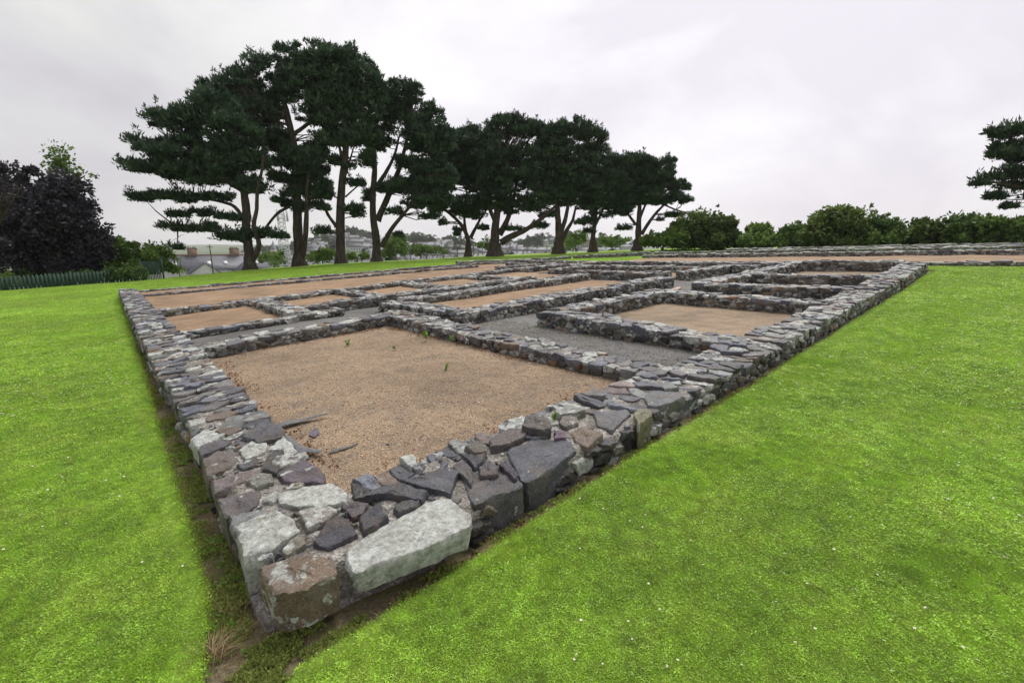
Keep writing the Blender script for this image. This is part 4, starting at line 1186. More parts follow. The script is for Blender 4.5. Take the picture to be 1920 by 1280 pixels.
pine((707, 489), 'open forked pine, fourth from the left, with a long bough reaching right',
     [(p2((1478, 1250), (1472, 1120), (1455, 1000), (1455, 880), (1470, 760), (1462, 620), (1480, 500)), 1, .35, -.4),
      (p2((1475, 1030), (1510, 940), (1560, 820), (1600, 700), (1620, 600), (1640, 480)), .75, .25, .9), (p2((1500, 1170), (1560, 1070), (1640, 980), (1720, 890), (1780, 800)), .55, .15, -.9),
      (p2((1475, 840), (1530, 750), (1570, 660), (1590, 560)), .5, .15, .4), (p2((1600, 710), (1680, 680), (1760, 640)), .3, .1, .6)],
     [(745, 180, 30, 34), (780, 198, 42, 40), (815, 228, 26, 34), (732, 232, 36, 30), (788, 256, 42, 32), (716, 268, 36, 18), (822, 290, 18, 22), (800, 322, 38, 24), (762, 348, 42, 20), (722, 350, 26, 14), (790, 374, 44, 18),
      (690, 362, 12, 16), (806, 402, 22, 9), (748, 436, 12, 7), (745, 395, 20, 9), (770, 300, 34, 18), (740, 312, 24, 16), (832, 330, 28, 28), (820, 368, 34, 18), (795, 345, 36, 18), (726, 192, 28, 30), (838, 258, 20, 26)], .38, 3.8, 4, (18.2, 36.2))
BK = [(878, 475), (928, 473), (1047, 470), (1112, 468), (1195, 466)]
BA = [(27.2, 37.6), (28.6, 35.2), (33.5, 30.8), (36.5, 29.4), (40.0, 26.2)]
pine(BK[0], 'small spreading pine in the dip between the pale-sky gap and the thick-trunked pine',
     [(p3((455, 985), (460, 900), (440, 840), (400, 780), (350, 735), (290, 690)), 1, .4, -.3), (p3((470, 880), (500, 820), (530, 760), (565, 710)), .7, .25, .6), (p3((440, 840), (430, 760), (440, 650), (450, 540)), .6, .2, .2)],
     [(838, 290, 38, 36), (822, 335, 42, 28), (868, 268, 36, 32), (858, 318, 46, 32), (852, 366, 42, 22), (890, 340, 30, 28), (882, 398, 30, 14), (858, 430, 10, 12), (906, 428, 12, 14), (818, 385, 28, 14), (895, 300, 26, 26), (838, 382, 38, 18), (872, 388, 34, 16), (902, 376, 28, 20), (830, 415, 15, 8), (810, 360, 28, 16), (862, 258, 28, 22), (885, 248, 26, 18)], .28, 3.4, 5, BA[0])
pine(BK[1], 'dark thick-trunked pine with one heavy bough slanting right',
     [(p3((622, 975), (622, 900), (625, 800), (640, 700), (645, 580), (660, 460)), 1, .35, 0), (p3((660, 910), (720, 870), (790, 845), (870, 795), (960, 720), (1000, 680)), .6, .2, -.8),
      (p3((650, 860), (700, 770), (735, 650), (760, 520)), .6, .2, .7), (p3((630, 800), (590, 700), (560, 640), (520, 560)), .4, .12, -.6)],
     [(905, 256, 44, 28), (950, 236, 46, 24), (985, 240, 33, 22), (930, 290, 52, 34), (985, 290, 38, 34), (960, 338, 52, 28), (912, 346, 32, 24), (1002, 346, 32, 24), (936, 384, 26, 11), (988, 388, 36, 11), (1012, 420, 22, 9), (962, 426, 22, 6), (940, 366, 48, 20), (896, 374, 28, 16), (1002, 370, 34, 20), (968, 400, 38, 10), (930, 330, 50, 30), (1000, 310, 34, 34)], .56, 3.4, 6, BA[1])
pine(BK[2], 'dark broad pine, third from the right of the main row',
     [(p3((1018, 962), (1020, 860), (1012, 740), (1008, 620), (1000, 500)), 1, .35, 0), (p3((1035, 900), (1070, 830), (1110, 770), (1130, 680)), .55, .2, .6), (p3((1030, 850), (1060, 760), (1080, 640), (1100, 520)), .55, .2, -.6), (p3((1012, 740), (960, 700), (900, 690)), .3, .1, -.4)],
     [(1042, 250, 32, 23), (1080, 240, 42, 22), (1115, 260, 30, 26), (1060, 290, 52, 33), (1110, 300, 38, 33), (1052, 338, 42, 28), (1096, 350, 42, 28), (1032, 372, 28, 15), (1082, 388, 36, 12), (1024, 325, 30, 32), (1040, 364, 38, 18), (1112, 358, 32, 26), (1070, 374, 44, 14), (1022, 400, 22, 8), (1072, 320, 50, 34), (1018, 254, 26, 26)], .46, 3.6, 7, BA[2])
pine(BK[3], 'slender pine half hidden between the broad pine and the rightmost of the row',
     [(p3((1222, 955), (1230, 880), (1240, 800), (1250, 700), (1255, 560)), 1, .35, 0), (p3((1245, 800), (1290, 720), (1330, 640)), .5, .15, .5), (p3((1245, 780), (1210, 700), (1190, 600)), .5, .15, -.5)],
     [(1132, 330, 38, 28), (1152, 308, 22, 26), (1122, 374, 42, 23), (1150, 368, 28, 28), (1142, 405, 36, 12), (1098, 412, 22, 11), (1105, 430, 14, 6), (1116, 345, 38, 28), (1160, 345, 24, 30), (1130, 394, 44, 12), (1164, 388, 24, 14), (1148, 345, 36, 36)], .34, 3.6, 8, BA[3])
pine(BK[4], 'domed pine at the right end of the row, standing before the hedge',
     [(p3((1510, 942), (1512, 860), (1515, 780), (1520, 680), (1522, 560)), 1, .35, 0), (p3((1530, 860), (1570, 790), (1620, 720), (1680, 660), (1720, 600)), .5, .15, -.7), (p3((1498, 800), (1465, 750), (1430, 700), (1400, 640)), .4, .15, .6),
      (p3((1520, 760), (1560, 680), (1590, 600)), .4, .15, .6), (p3((1660, 670), (1740, 710), (1800, 725)), .25, .1, -.6)],
     [(1202, 304, 36, 19), (1240, 310, 38, 22), (1270, 345, 26, 20), (1222, 338, 48, 26), (1190, 360, 34, 23), (1282, 372, 17, 10), (1252, 374, 32, 13), (1216, 384, 38, 9), (1172, 394, 26, 11), (1266, 400, 24, 7), (1170, 425, 22, 6), (1236, 408, 9, 4), (1192, 330, 34, 28), (1242, 338, 42, 26), (1182, 374, 30, 18), (1236, 364, 44, 16), (1178, 302, 24, 18)], .40, 3.6, 9, BA[4])
pine((1985, 460), 'lone pine cut off by the right edge of the view, above the hedge',
     [([(1985, 460), (1985, 420), (1975, 380), (1965, 330), (1960, 280)], 1, .4, 0), ([(1978, 390), (1940, 360), (1890, 350), (1840, 343)], .4, .1, -.5), ([(1970, 350), (1930, 320), (1890, 290)], .4, .1, .5)],
     [(1890, 245, 34, 20), (1912, 282, 42, 26), (1868, 282, 22, 20), (1900, 322, 42, 18), (1860, 330, 20, 9), (1832, 341, 26, 6), (1902, 352, 38, 14), (1870, 366, 26, 9), (1896, 384, 20, 8), (1962, 290, 60, 56), (2000, 330, 60, 50), (1960, 372, 44, 12)], .5, 4.0, 10, (46.5, -3.2))


def leafy(name, label, cat, base_xy, depth, ells, mat, ll=.2, lw=.13, per=3.0, pr=.5, N_=110, flat=.75, group=None, trunk=True, dep=1.0, tone=(.1, .9), stem_r=.12):
    """broadleaf bush or tree: crown of leaves with a stem"""
    b = at(*base_xy, depth); z = float(Zg(b[0], b[1]))
    z = min(z, b[2]) if abs(z - b[2]) < 6 else b[2]
    root = thing(name, (b[0], b[1], z), label, cat, group)
    C, R = puffs_in(ells, depth, per, pr, flat, dep, .6)
    R = R * np.exp(rng.normal(0, .3, len(R)))[:, None]
    m = len(C); d_ = rng.standard_normal((m * 2, 3)) + (0, 0, .5); d_ /= np.linalg.norm(d_, axis=1)[:, None]
    Ct = np.repeat(C, 2, 0) + d_ * np.repeat(R, 2, 0) * rng.uniform(.9, 1.5, (2 * m, 1)); Rt = np.tile((pr * .3, pr * .3, pr * .4), (2 * m, 1)) * rng.uniform(.5, 1.2, (2 * m, 1))
    mb = MB(); foliage(mb, C, R, N_, ll, lw, .15, tone=tone, shell=.6, under=-.8)
    foliage(mb, Ct, Rt, 12, ll, lw, .5, tone=(tone[0], min(1, tone[1] * 1.25)), shell=.3, under=-.9)
    mb.build('crown', mat, root)
    if trunk:
        mb = MB(); cx, cy = np.mean([e[0] for e in ells]), np.mean([e[1] for e in ells]); tp = at(cx, cy, depth)
        b0 = np.array([b[0], b[1], z - .3])
        mb.tube([b0, b0 * .5 + tp * .5 + rng.normal(0, .1, 3), tp], [stem_r, stem_r * .7, stem_r * .3], 7)
        for e in ells[:6]:
            q = at(e[0], e[1], depth); mb.tube([b0 * .6 + tp * .4, (b0 * .4 + tp * .6 + q) / 2, q], [stem_r * .5, stem_r * .35, stem_r * .15], 5)
        mb.build('trunk', M['bark'], root, smooth=60)
    return root


# left: copper beech, poplar, shrubs behind the fence
LD = ahead(-3.5, 40.5)
leafy('copper_beech', 'big dark purple copper beech behind the green fence', 'tree', (95, 560), LD,
      [(30, 430, 70, 60), (100, 405, 72, 55), (150, 430, 48, 52), (60, 372, 55, 30), (112, 352, 42, 24), (110, 470, 95, 45), (40, 500, 70, 36), (188, 470, 24, 32), (-60, 420, 80, 90), (140, 500, 65, 25), (20, 345, 30, 16)], M['beech'], .22, .14, 2.6, .6, 150, .8, stem_r=.4)
leafy('copper_tree', 'sparse purple-leaved tree at the left edge of the view', 'tree', (-70, 560), ahead(-7.0, 37),
      [(5, 330, 32, 30), (-30, 360, 40, 60), (40, 335, 18, 12), (62, 322, 16, 7), (-40, 420, 50, 60)], M['beech'], .2, .12, 1.3, .35, 70, .8, stem_r=.10)
leafy('poplar_tree', 'pale green upright tree topping the copper beech', 'tree', (125, 560), ahead(-3.5, 48),
      [(112, 300, 22, 20), (122, 325, 30, 28), (138, 355, 24, 30), (103, 318, 18, 22), (128, 400, 36, 36)], M['leaf2'], .2, .12, 2.2, .35, 90, 1.1, tone=(.0, .55), stem_r=.3)
leafy('conifer_shrub', 'dark green conifer fringe at the right edge of the copper beech', 'tree', (205, 540), ahead(-.3, 41),
      [(192, 450, 14, 26), (205, 470, 14, 22), (212, 495, 14, 20)], M['leaf'], .2, .09, 4, .3, 90, .8)
leafy('green_shrub', 'rounded bright green shrub between the copper beech and the terrace', 'shrub', (265, 530), ahead(.8, 38.5),
      [(252, 472, 44, 26), (288, 480, 34, 24), (222, 466, 26, 24), (318, 500, 18, 14), (256, 498, 58, 24)], M['leaf2'], .17, .11, 4.5, .4, 120, tone=(.15, .9))
leafy('undergrowth', 'dark ivy undergrowth along the back of the palisade fence', 'undergrowth', (110, 545), ahead(-2.0, 37.0),
      [(20, 528, 60, 14), (90, 524, 60, 14), (160, 520, 60, 14), (230, 514, 50, 12), (-60, 530, 60, 16)], M['leaf'], .15, .1, 6, .32, 110, trunk=False, tone=(0, .4), dep=.3)
leafy('yellow_shrub', 'yellowish shrub low behind the fence at the far left', 'shrub', (10, 550), ahead(-4.5, 36),
      [(5, 522, 26, 16), (22, 530, 18, 9)], M['leaf2'], .15, .1, 5, .3, 90, tone=(.3, .9))

# right: the hedge, bush by bush
HB = [((1240, 462), (39, 22.8), [(1232, 452, 34, 11), (1265, 448, 28, 15)], 'leaf2', 'low bright bramble thicket right of the domed pine', (0, .5)),
      ((1285, 466), (43, 21.5), [(1290, 432, 34, 30), (1265, 445, 30, 20), (1300, 408, 22, 12)], 'leaf', 'mid green tree with an airy crown at the left end of the hedge', (.2, .9)),
      ((1350, 468), (43, 18), [(1352, 424, 38, 22), (1340, 445, 48, 20), (1325, 418, 22, 14)], 'leaf3', 'brownish green rounded bush near the left end of the hedge', (0, .6)),
      ((1425, 468), (43.5, 15.2), [(1424, 434, 28, 18), (1415, 450, 36, 16)], 'leaf', 'grey-green bush in the dip of the hedge', (.3, 1)),
      ((1490, 467), (43.5, 12.6), [(1495, 438, 30, 17), (1480, 452, 40, 14)], 'leaf', 'dark bush just left of the big round tree', (.1, .7)),
      ((1570, 466), (42.5, 9.5), [(1570, 418, 52, 32), (1545, 440, 40, 24), (1600, 440, 44, 24), (1570, 455, 60, 12)], 'leaf3', 'big round-headed tree rising above the hedge', (.1, .95)),
      ((1665, 465), (43, 6.2), [(1668, 428, 38, 22), (1660, 448, 46, 16)], 'leaf', 'rounded dark bush right of the big round tree', (0, .6)),
      ((1740, 464), (43, 4.0), [(1738, 432, 34, 20), (1735, 448, 42, 14)], 'leaf3', 'reddish-tipped bush in the right half of the hedge', (0, .5)),
      ((1800, 463), (43, 2.2), [(1795, 430, 40, 22), (1800, 447, 46, 14)], 'leaf', 'dense dark bush under the tip of the lone pine', (0, .7)),
      ((1868, 462), (43.5, .4), [(1862, 425, 30, 20), (1868, 445, 44, 15)], 'leaf', 'feathery bush below the lone pine', (.15, .85)),
      ((1930, 461), (43.5, -1.6), [(1930, 428, 40, 26), (1930, 448, 50, 12)], 'leaf', 'hedge bush cut off by the right edge of the view', (.1, .8))]
for bx, (bu, bv), el, mt, lb, tn in HB:
    dp = ahead(bu, bv); gy = bx[1]
    el = [(a, b + 1, c * 1.08, d * 1.0) for a, b, c, d in el] + [(el[0][0], gy - 9, max(e[2] for e in el) * 1.05, 10)]
    leafy('hedge_bush', lb, 'bush', bx, dp, el, M[mt], .28, .18, 4.2, .5, 130, group='bushes of the hedge behind the ruin', tone=tn)
for bu, bv, s in ((42.5, -5, 1.0), (43, -9.5, 1.2)):
    root = thing('hedge_bush', (bu, bv, float(Zs(bu, bv))), 'hedge bush outside the right edge of the view', 'bush', 'bushes of the hedge behind the ruin')
    C = np.array([bu, bv, float(Zs(bu, bv)) + 1.2]) + rng.normal(0, 1, (40, 3)) * (1.2, 1.8, .6); R = np.full((40, 3), .6)
    mb = MB(); foliage(mb, C, R, 90, .26, .17); mb.build('crown', M['leaf'], root)

# bushes on the bank just beyond the crest
BB = [((512, 500), 52, [(512, 487, 26, 11)], 'leaf', 'dark green bush on the bank behind the leftmost pine', (.2, .8)),
      ((600, 497), 56, [(590, 484, 24, 10), (618, 482, 20, 12)], 'leaf2', 'bright bush between the second and third pine', (0, .6)),
      ((668, 494), 60, [(670, 484, 22, 8)], 'leaf2', 'low bright bush between the third and fourth pine', (.1, .7)),
      ((740, 488), 66, [(738, 466, 22, 20), (728, 480, 22, 10), (748, 452, 14, 10)], 'leaf', 'upright green bush right of the open forked pine', (.4, 1)),
      ((790, 482), 70, [(785, 472, 26, 10), (820, 474, 20, 7)], 'leaf2', 'long low bush on the bank in the open gap between the pines', (0, .6)),
      ((915, 473), 75, [(912, 462, 20, 10)], 'leaf2', 'small bush behind the thick-trunked pine', (0, .5)),
      ((1078, 468), 74, [(1070, 456, 24, 12), (1090, 450, 12, 12)], 'leaf2', 'light green bush between the two slender trunks', (.1, .7)),
      ((1150, 466), 66, [(1145, 456, 34, 9)], 'leaf', 'low dark bush left of the domed pine', (.1, .8)),
      ((345, 514), 44, [(335, 511, 16, 5)], 'leaf2', 'low rank growth on the bank below the terrace', (.2, .9))]
for bx, dp, el, mt, lb, tn in BB:
    el = [(a, b - 3, c * 1.3, d * 1.25) for a, b, c, d in el]
    leafy('bank_bush', lb, 'bush', bx, dp, el, M[mt], .24, .15, 3.2, .45, 90, group='bushes on the bank beyond the lawn', tone=tn)

# ------------------------------------------------------------------ fence, boulders, rails, mast
root = thing('palisade_fence', (-2, 33.4, float(Zs(-2, 33.4))), 'dark green palisade fence below the copper beech', 'fence')
A, B = np.array([-14., 33.2]), np.array([2.3, 33.9]); L = np.linalg.norm(B - A); dv = (B - A) / L; nv = np.array([-dv[1], dv[0]])
mb = MB()
for s in np.arange(0, L, .155):
    p = A + dv * s; z = float(Zs(*p)); h = .74 + rng.normal(0, .015)
    Mx = lambda V, p=p, z=z: np.column_stack([p[0] + dv[0] * V[:, 0] + nv[0] * V[:, 1], p[1] + dv[1] * V[:, 0] + nv[1] * V[:, 1], z + V[:, 2]])
    V = np.array([[-.06, -.012, -.2], [.06, -.012, -.2], [.06, -.012, h - .1], [0, -.012, h], [-.06, -.012, h - .1], [-.06, .012, -.2], [.06, .012, -.2], [.06, .012, h - .1], [0, .012, h], [-.06, .012, h - .1]])
    mb.add(Mx(V), [[[0, 1, 2, 3, 4]], [[9, 8, 7, 6, 5]], [[0, 5, 6, 1], [1, 6, 7, 2], [2, 7, 8, 3], [3, 8, 9, 4], [4, 9, 5, 0]]])
mb.build('pales', M['fence'], root)
for hz in (.18, .54):
    mb = MB(); mb.tube([(*(A + nv * .04), float(Zs(*A)) + hz), (*((A + B) / 2 + nv * .04), float(Zs(*((A + B) / 2))) + hz), (*(B + nv * .04), float(Zs(*B)) + hz)], [.035] * 3, 4); mb.build('rail', M['fence'], root)
for s in np.arange(0, L + .1, 2.7):
    p = A + dv * s + nv * .1; z = float(Zs(*p)); mb = MB(); mb.box(p[0] - .05, p[0] + .05, p[1] - .05, p[1] + .05, z - .3, z + .78); mb.build('post', M['fence'], root)
# metal gate panel at the right end
root = thing('fence_panel', (2.9, 34.0, float(Zs(2.9, 34))), 'grey-blue metal panel at the right end of the palisade fence', 'fence panel')
mb = MB()
for s in np.arange(0, .9, .075): mb.tube([(2.5 + s, 34 + .04 * s, float(Zs(2.5, 34)) - .2), (2.5 + s, 34 + .04 * s, float(Zs(2.5, 34)) + 1.1)], [.024, .024], 5)
mb.build('bars', M['fence'], root)
for x in (2.45, 3.45):
    mb = MB(); z = float(Zs(x, 34)); mb.box(x - .04, x + .04, 33.96, 34.04, z - .3, z + 1.25); mb.build('post', M['fence'], root)


def boulder(x, y, sx, sy, sz, label):
    bu, bv = hit(x, y); mb = MB()
    a = np.linspace(0, 6.283, 13)[:-1]
    V, fs = rock(np.column_stack([sx * np.cos(a), sy * np.sin(a)]), sz * 1.4, 16, 0, sx * .4, .04, .08, True)
    V[:, 0] += bu; V[:, 1] += bv; V[:, 2] += float(Zs(bu, bv)) + sz
    tag(mb.add(V, fs) or mb.build('boulder', M['boulder'], None, (bu, bv, float(Zs(bu, bv))), smooth=50), label, 'boulder')


boulder(62, 540, .6, .35, .22, 'flat grey boulder in the grass before the fence')
boulder(294, 522, .28, .2, .18, 'small grey boulder by the right end of the fence')
boulder(202, 530, .2, .15, .1, 'smallest stone lying against the foot of the fence')

# post and wire fence along the crest
root = thing('wire_fence', (24, 40, float(Zs(24, 40))), 'thin post and wire fence along the crest between the pines', 'fence')
fp = []
for x, y in ((742, 484), (770, 482), (800, 481), (830, 479), (858, 476), (888, 474)):
    p = at(x, y, 58); fp.append(p)
    mb = MB(); mb.tube([p + (0, 0, -.8), p + (0, 0, 1.0)], [.05, .05], 5); mb.build('post', M['wood'], root)
for hz in (.5, .95):
    mb = MB(); mb.tube([p + (0, 0, hz) for p in fp], [.018] * len(fp), 4); mb.build('wire', M['wood'], root)
for x, y, lb in ((397, 491, 'thin dark pole before the terrace roofs, left of the first pine'),):
    p = at(x, y, 60); mb = MB(); mb.tube([p + (0, 0, -2.2), p + (0, 0, 0), p + (0, 0, 2.2)], [.08, .07, .06], 6)
    mb.tube([p + (-.35, 0, 1.9), p + (.35, 0, 1.9)], [.04, .04], 5)
    tag(mb.build('pole', M['wood'], None, p), lb, 'pole')

# lattice mast
p0, p1 = at(538, 520, 95), at(527.5, 394, 95); p1[:2] = p0[:2]
p1[2] = at(530, 394, 95)[2]
root = thing('lattice_mast', p0, 'pale steel lattice mast between the first two pines', 'mast')
mb = MB(); hw = 1.1
for sx, sy in ((-1, -1), (1, -1), (1, 1), (-1, 1)):
    mb.tube([(p0[0] + sx * hw, p0[1] + sy * hw, p0[2] - 4), (p0[0] + sx * .45, p0[1] + sy * .45, p1[2])], [.09, .07], 5)
mb.build('legs', M['steel'], root)
mb = MB(); nb = 16; H = p1[2] - p0[2]
cn = [(-1, -1), (1, -1), (1, 1), (-1, 1)]
for i in range(nb):
    w0 = hw + (.45 - hw) * i / nb; w1 = hw + (.45 - hw) * (i + 1) / nb; z0 = p0[2] + H * i / nb; z1 = p0[2] + H * (i + 1) / nb
    for k in range(4):
        a, b = cn[k], cn[(k + 1) % 4]
        mb.tube([(p0[0] + a[0] * w0, p0[1] + a[1] * w0, z0), (p0[0] + b[0] * w1, p0[1] + b[1] * w1, z1)], [.05, .05], 4)
        mb.tube([(p0[0] + a[0] * w1, p0[1] + a[1] * w1, z1), (p0[0] + b[0] * w1, p0[1] + b[1] * w1, z1)], [.045, .045], 4)
mb.build('bracing', M['steel'], root)
mb = MB()
for k, (dx, dy) in enumerate(cn[:3]): mb.tube([(p0[0] + dx * .9, p0[1] + dy * .9, p1[2] - 2.2), (p0[0] + dx * .9, p0[1] + dy * .9, p1[2])], [.2, .2], 6)
mb.build('antennas', M['steel'], root)


# ------------------------------------------------------------------ houses
def gable_house(root, w, d, hw, hr, wall, roofm, chim=(.5,), frame=None, wins=True, sky=0):
    """house in local axes: w along x (ridge), d along y; children of root"""
    fr = frame or (lambda V: V)
    mb = MB(); V = np.array([[-w / 2, -d / 2, -6], [w / 2, -d / 2, -6], [w / 2, d / 2, -6], [-w / 2, d / 2, -6], [-w / 2, -d / 2, hw], [w / 2, -d / 2, hw], [w / 2, d / 2, hw], [-w / 2, d / 2, hw], [-w / 2, 0, hw + hr], [w / 2, 0, hw + hr]])
    mb.add(fr(V), [[[0, 1, 5, 4], [2, 3, 7, 6]], [[1, 2, 6, 9, 5], [3, 0, 4, 8, 7]]]); mb.build('wall', wall, root, loc=root.location)
    mb = MB(); e = .35; th = .18; k = hr / (d / 2)
    for s in (-1, 1):
        V = np.array([[-w / 2 - e, s * (d / 2 + e), hw - e * k], [w / 2 + e, s * (d / 2 + e), hw - e * k], [w / 2 + e, 0, hw + hr], [-w / 2 - e, 0, hw + hr]]); V2 = V + (0, 0, th)
        mb.add(fr(np.vstack([V + (0, 0, .03), V2])), [[[0, 1, 2, 3], [7, 6, 5, 4], [0, 4, 5, 1], [1, 5, 6, 2], [3, 2, 6, 7], [0, 3, 7, 4]]])
    rf = mb.build('roof', roofm, root, loc=root.location)
    for cx in chim:
        x = (cx - .5) * w; mb = MB(); mb.box(x - .45, x + .45, -.35, .35, hw + hr - .6, hw + hr + 1.2, M=fr); mb.box(x - .52, x + .52, -.42, .42, hw + hr + 1.2, hw + hr + 1.35, M=fr)
        for q in (-.25, .25): mb.box(x + q - .12, x + q + .12, -.12, .12, hw + hr + 1.35, hw + hr + 1.75, M=fr)
        mb.build('chimney', M['brick'], root, loc=root.location)
    if wins:
        for x in np.arange(-w / 2 + 1.3, w / 2 - .5, 2.2):
            mb = MB()
            for z in (-2.2, .6 if hw > 2.2 else .4):
                for s in (-1, 1): mb.box(x - .45, x + .45, s * d / 2 - .03 * 1, s * d / 2 + .03, z, z + 1.2, M=fr)
            mb.build('window', M['pane'], root, loc=root.location)


def framed(p, yaw):
    c, s = math.cos(yaw), math.sin(yaw)
    return lambda V: np.column_stack([p[0] + c * V[:, 0] - s * V[:, 1], p[1] + s * V[:, 0] + c * V[:, 1], p[2] + V[:, 2]])


# the terrace below the left side of the lawn
TD = 120.0; c = at(398, 479, TD); tyaw = math.atan2(RGT[1], RGT[0])
root = thing('terraced_house', (c[0], c[1], c[2] - 7), 'long slate-roofed terrace with two brick chimneys and white gabled wings, left of the pines', 'house')
fr = framed((c[0], c[1], c[2] - 5.6), tyaw + rad(40))
gable_house(root, 26, 8.5, 2.4, 3.2, M['white'], M['slate'], (), fr, False)
mb = MB(); mb.box(-13.3, 13.3, -.16, .16, 5.66, 5.92, M=fr); mb.build('ridge', M['ridge'], root, loc=root.location)
for x in (-4.2, 5.0):
    mb = MB(); mb.box(x - 1.0, x + 1.0, -.5, .5, 4.6, 7.2, M=fr); mb.box(x - 1.1, x + 1.1, -.6, .6, 7.2, 7.4, M=fr)
    for q in (-.7, -.25, .25, .7): mb.box(x + q - .14, x + q + .14, -.14, .14, 7.4, 7.8, M=fr)
    mb.build('chimney', M['brick'], root, loc=root.location)
for x in (-8.3, -1.2, 2.4, 9.6):
    mb = MB(); V = np.array([[x - .4, -3.1, 3.33], [x + .4, -3.1, 3.33], [x + .4, -2.2, 4.0], [x - .4, -2.2, 4.0]]); V2 = V + (0, -.1, .22)
    mb.add(fr(np.vstack([V, V2])), [[[0, 1, 2, 3], [7, 6, 5, 4], [0, 4, 5, 1], [1, 5, 6, 2], [2, 6, 7, 3], [3, 7, 4, 0]]]); mb.build('skylight', M['white'], root, loc=root.location)
for x in (-3.2, 6.5):
    mb = MB(); w2, y0, y1 = 3.0, -11.5, -3.5
    V = np.array([[x - w2, y0, -6], [x + w2, y0, -6], [x + w2, y1, -6], [x - w2, y1, -6], [x - w2, y0, 1.7], [x + w2, y0, 1.7], [x + w2, y1, 1.7], [x - w2, y1, 1.7], [x, y0, 3.9], [x, y1, 3.9]])
    mb.add(fr(V), [[[0, 1, 5, 8, 4]], [[1, 2, 6, 5], [3, 0, 4, 7]]]); wg = mb.build('gable_wing', M['white'], root, loc=root.location)
    mb = MB()
    for s in (-1, 1):
        V = np.array([[x + s * (w2 + .3), y0 - .2, 1.48], [x, y0 - .2, 3.93], [x, y1, 3.93], [x + s * (w2 + .3), y1, 1.48]]); V2 = V + (0, 0, .16)
        mb.add(fr(np.vstack([V, V2])), [[[0, 1, 2, 3], [7, 6, 5, 4], [0, 4, 5, 1], [3, 7, 4, 0]]])
    rw = mb.build('wing_roof', M['slate'], wg, loc=(0, 0, 0)); rw.location = -np.asarray(root.location)

# houses of the town across the valley
protos = []
for (w, d, hw, hr, wall, ch) in ((9, 7, 3.4, 2.6, 'white', (.15,)), (16, 7, 3.2, 2.6, 'greyw', (.2, .7)), (8, 8, 4.2, 2.8, 'cream', (.85,)), (22, 7, 3.0, 2.7, 'white', (.12, .5, .88))):
    r = thing('town_house', (0, 0, 0), 'x', 'house')
    gable_house(r, w, d, hw, hr, M[wall], M['slate'], ch); protos.append(r)
GRP = 'houses of the town across the valley'
LBL = ['white slate-roofed house in the town across the valley', 'grey rendered slate-roofed pair of houses in the town across the valley', 'cream slate-roofed house in the town across the valley', 'long white slate-roofed terrace in the town across the valley']
used = set(); cnt = 0; tries = 0; placed = []
while cnt < 130 and tries < 4000:
    tries += 1
    x = rng.uniform(440, 1180); dp = rng.uniform(190, 560)
    if 560 < x < 1000 or rng.random() < .35: pass
    else: continue
    d_, fw = ray(x, 466); a = (x - 960); p = FWD * dp + RGT * a * dp / (F * cp + 174 * sp)
    z = float(Zg(p[0], p[1]))
    if any(math.hypot(p[0] - q[0], p[1] - q[1]) < 13 for q in placed): continue
    placed.append(p); k = rng.integers(0, 4)
    o = protos[k] if k not in used else copy_tree(protos[k]); used.add(k)
    o.location = (p[0], p[1], z + 1.5); o.rotation_euler = (0, 0, tyaw + rng.choice([0, 0, .2, -.3, .5, 1.57]) + rng.normal(0, .08))
    tag(o, LBL[k], 'house', GRP + ', ' + ['white', 'grey', 'cream', 'terraces'][k]); cnt += 1
# church spire
q = at(513, 466, 420); root = thing('church', (q[0], q[1], float(Zg(q[0], q[1]))), 'grey church spire on the skyline left of the mast', 'church')
mb = MB(); mb.box(q[0] - 2.2, q[0] + 2.2, q[1] - 2.2, q[1] + 2.2, root.location[2] - 2, q[2] - 1); mb.build('tower', M['greyw'], root)
mb = MB(); zt = at(513, 450, 420)[2]; mb.add([[q[0] - 2.3, q[1] - 2.3, q[2] - 1], [q[0] + 2.3, q[1] - 2.3, q[2] - 1], [q[0] + 2.3, q[1] + 2.3, q[2] - 1], [q[0] - 2.3, q[1] + 2.3, q[2] - 1], [q[0], q[1], zt]], [[[0, 1, 4], [1, 2, 4], [2, 3, 4], [3, 0, 4]]]); mb.build('spire', M['slate'], root)


# trees of the town and on the hills
def far_tree(seed):
    r = thing('town_tree', (0, 0, 0), 'x', 'tree'); mb = MB()
    C = rng.normal(0, 1, (34, 3)) * (1.9, 1.9, 1.4) + (0, 0, 4.2); R = np.full((34, 3), 1.2)
    foliage(mb, C, R, 60, .7, .5, tone=(0, .9)); mb.build('crown', M['wood_far'], r)
    mb = MB(); mb.tube([(0, 0, -1), (0, 0, 4)], [.35, .2], 6); mb.build('trunk', M['bark'], r); return r


fts = [far_tree(i) for i in range(3)]; k = 0
spots = [(rng.uniform(440, 1180), rng.uniform(140, 420)) for _ in range(45)] + [(rng.uniform(632, 700), rng.uniform(500, 600)) for _ in range(46)] + [(rng.uniform(735, 880), rng.uniform(480, 600)) for _ in range(46)] \
    + [(rng.uniform(940, 1190), rng.uniform(470, 600)) for _ in range(44)] + [(rng.uniform(480, 640), rng.uniform(480, 560)) for _ in range(22)]
for x, dp in spots:
    p = FWD * dp + RGT * (x - 960) * dp / (F * cp + 174 * sp); z = float(Zg(p[0], p[1]))
    if any(math.hypot(p[0] - q[0], p[1] - q[1]) < 7 for q in placed): continue
    o = fts[k] if k < 3 else copy_tree(fts[k % 3]); k += 1
    s = rng.uniform(.7, 1.5) * (1.3 if dp > 460 else 1); o.location = (p[0], p[1], z - .5); o.scale = (s, s, s * rng.uniform(.8, 1.1)); o.rotation_euler = (0, 0, rng.uniform(0, 6))
    far = dp > 460
    tag(o, 'round dark tree of the wood on the hill behind the town' if far else 'green tree standing among the houses of the town', 'tree', 'wood on the hill behind the town' if far else 'trees among the town houses')

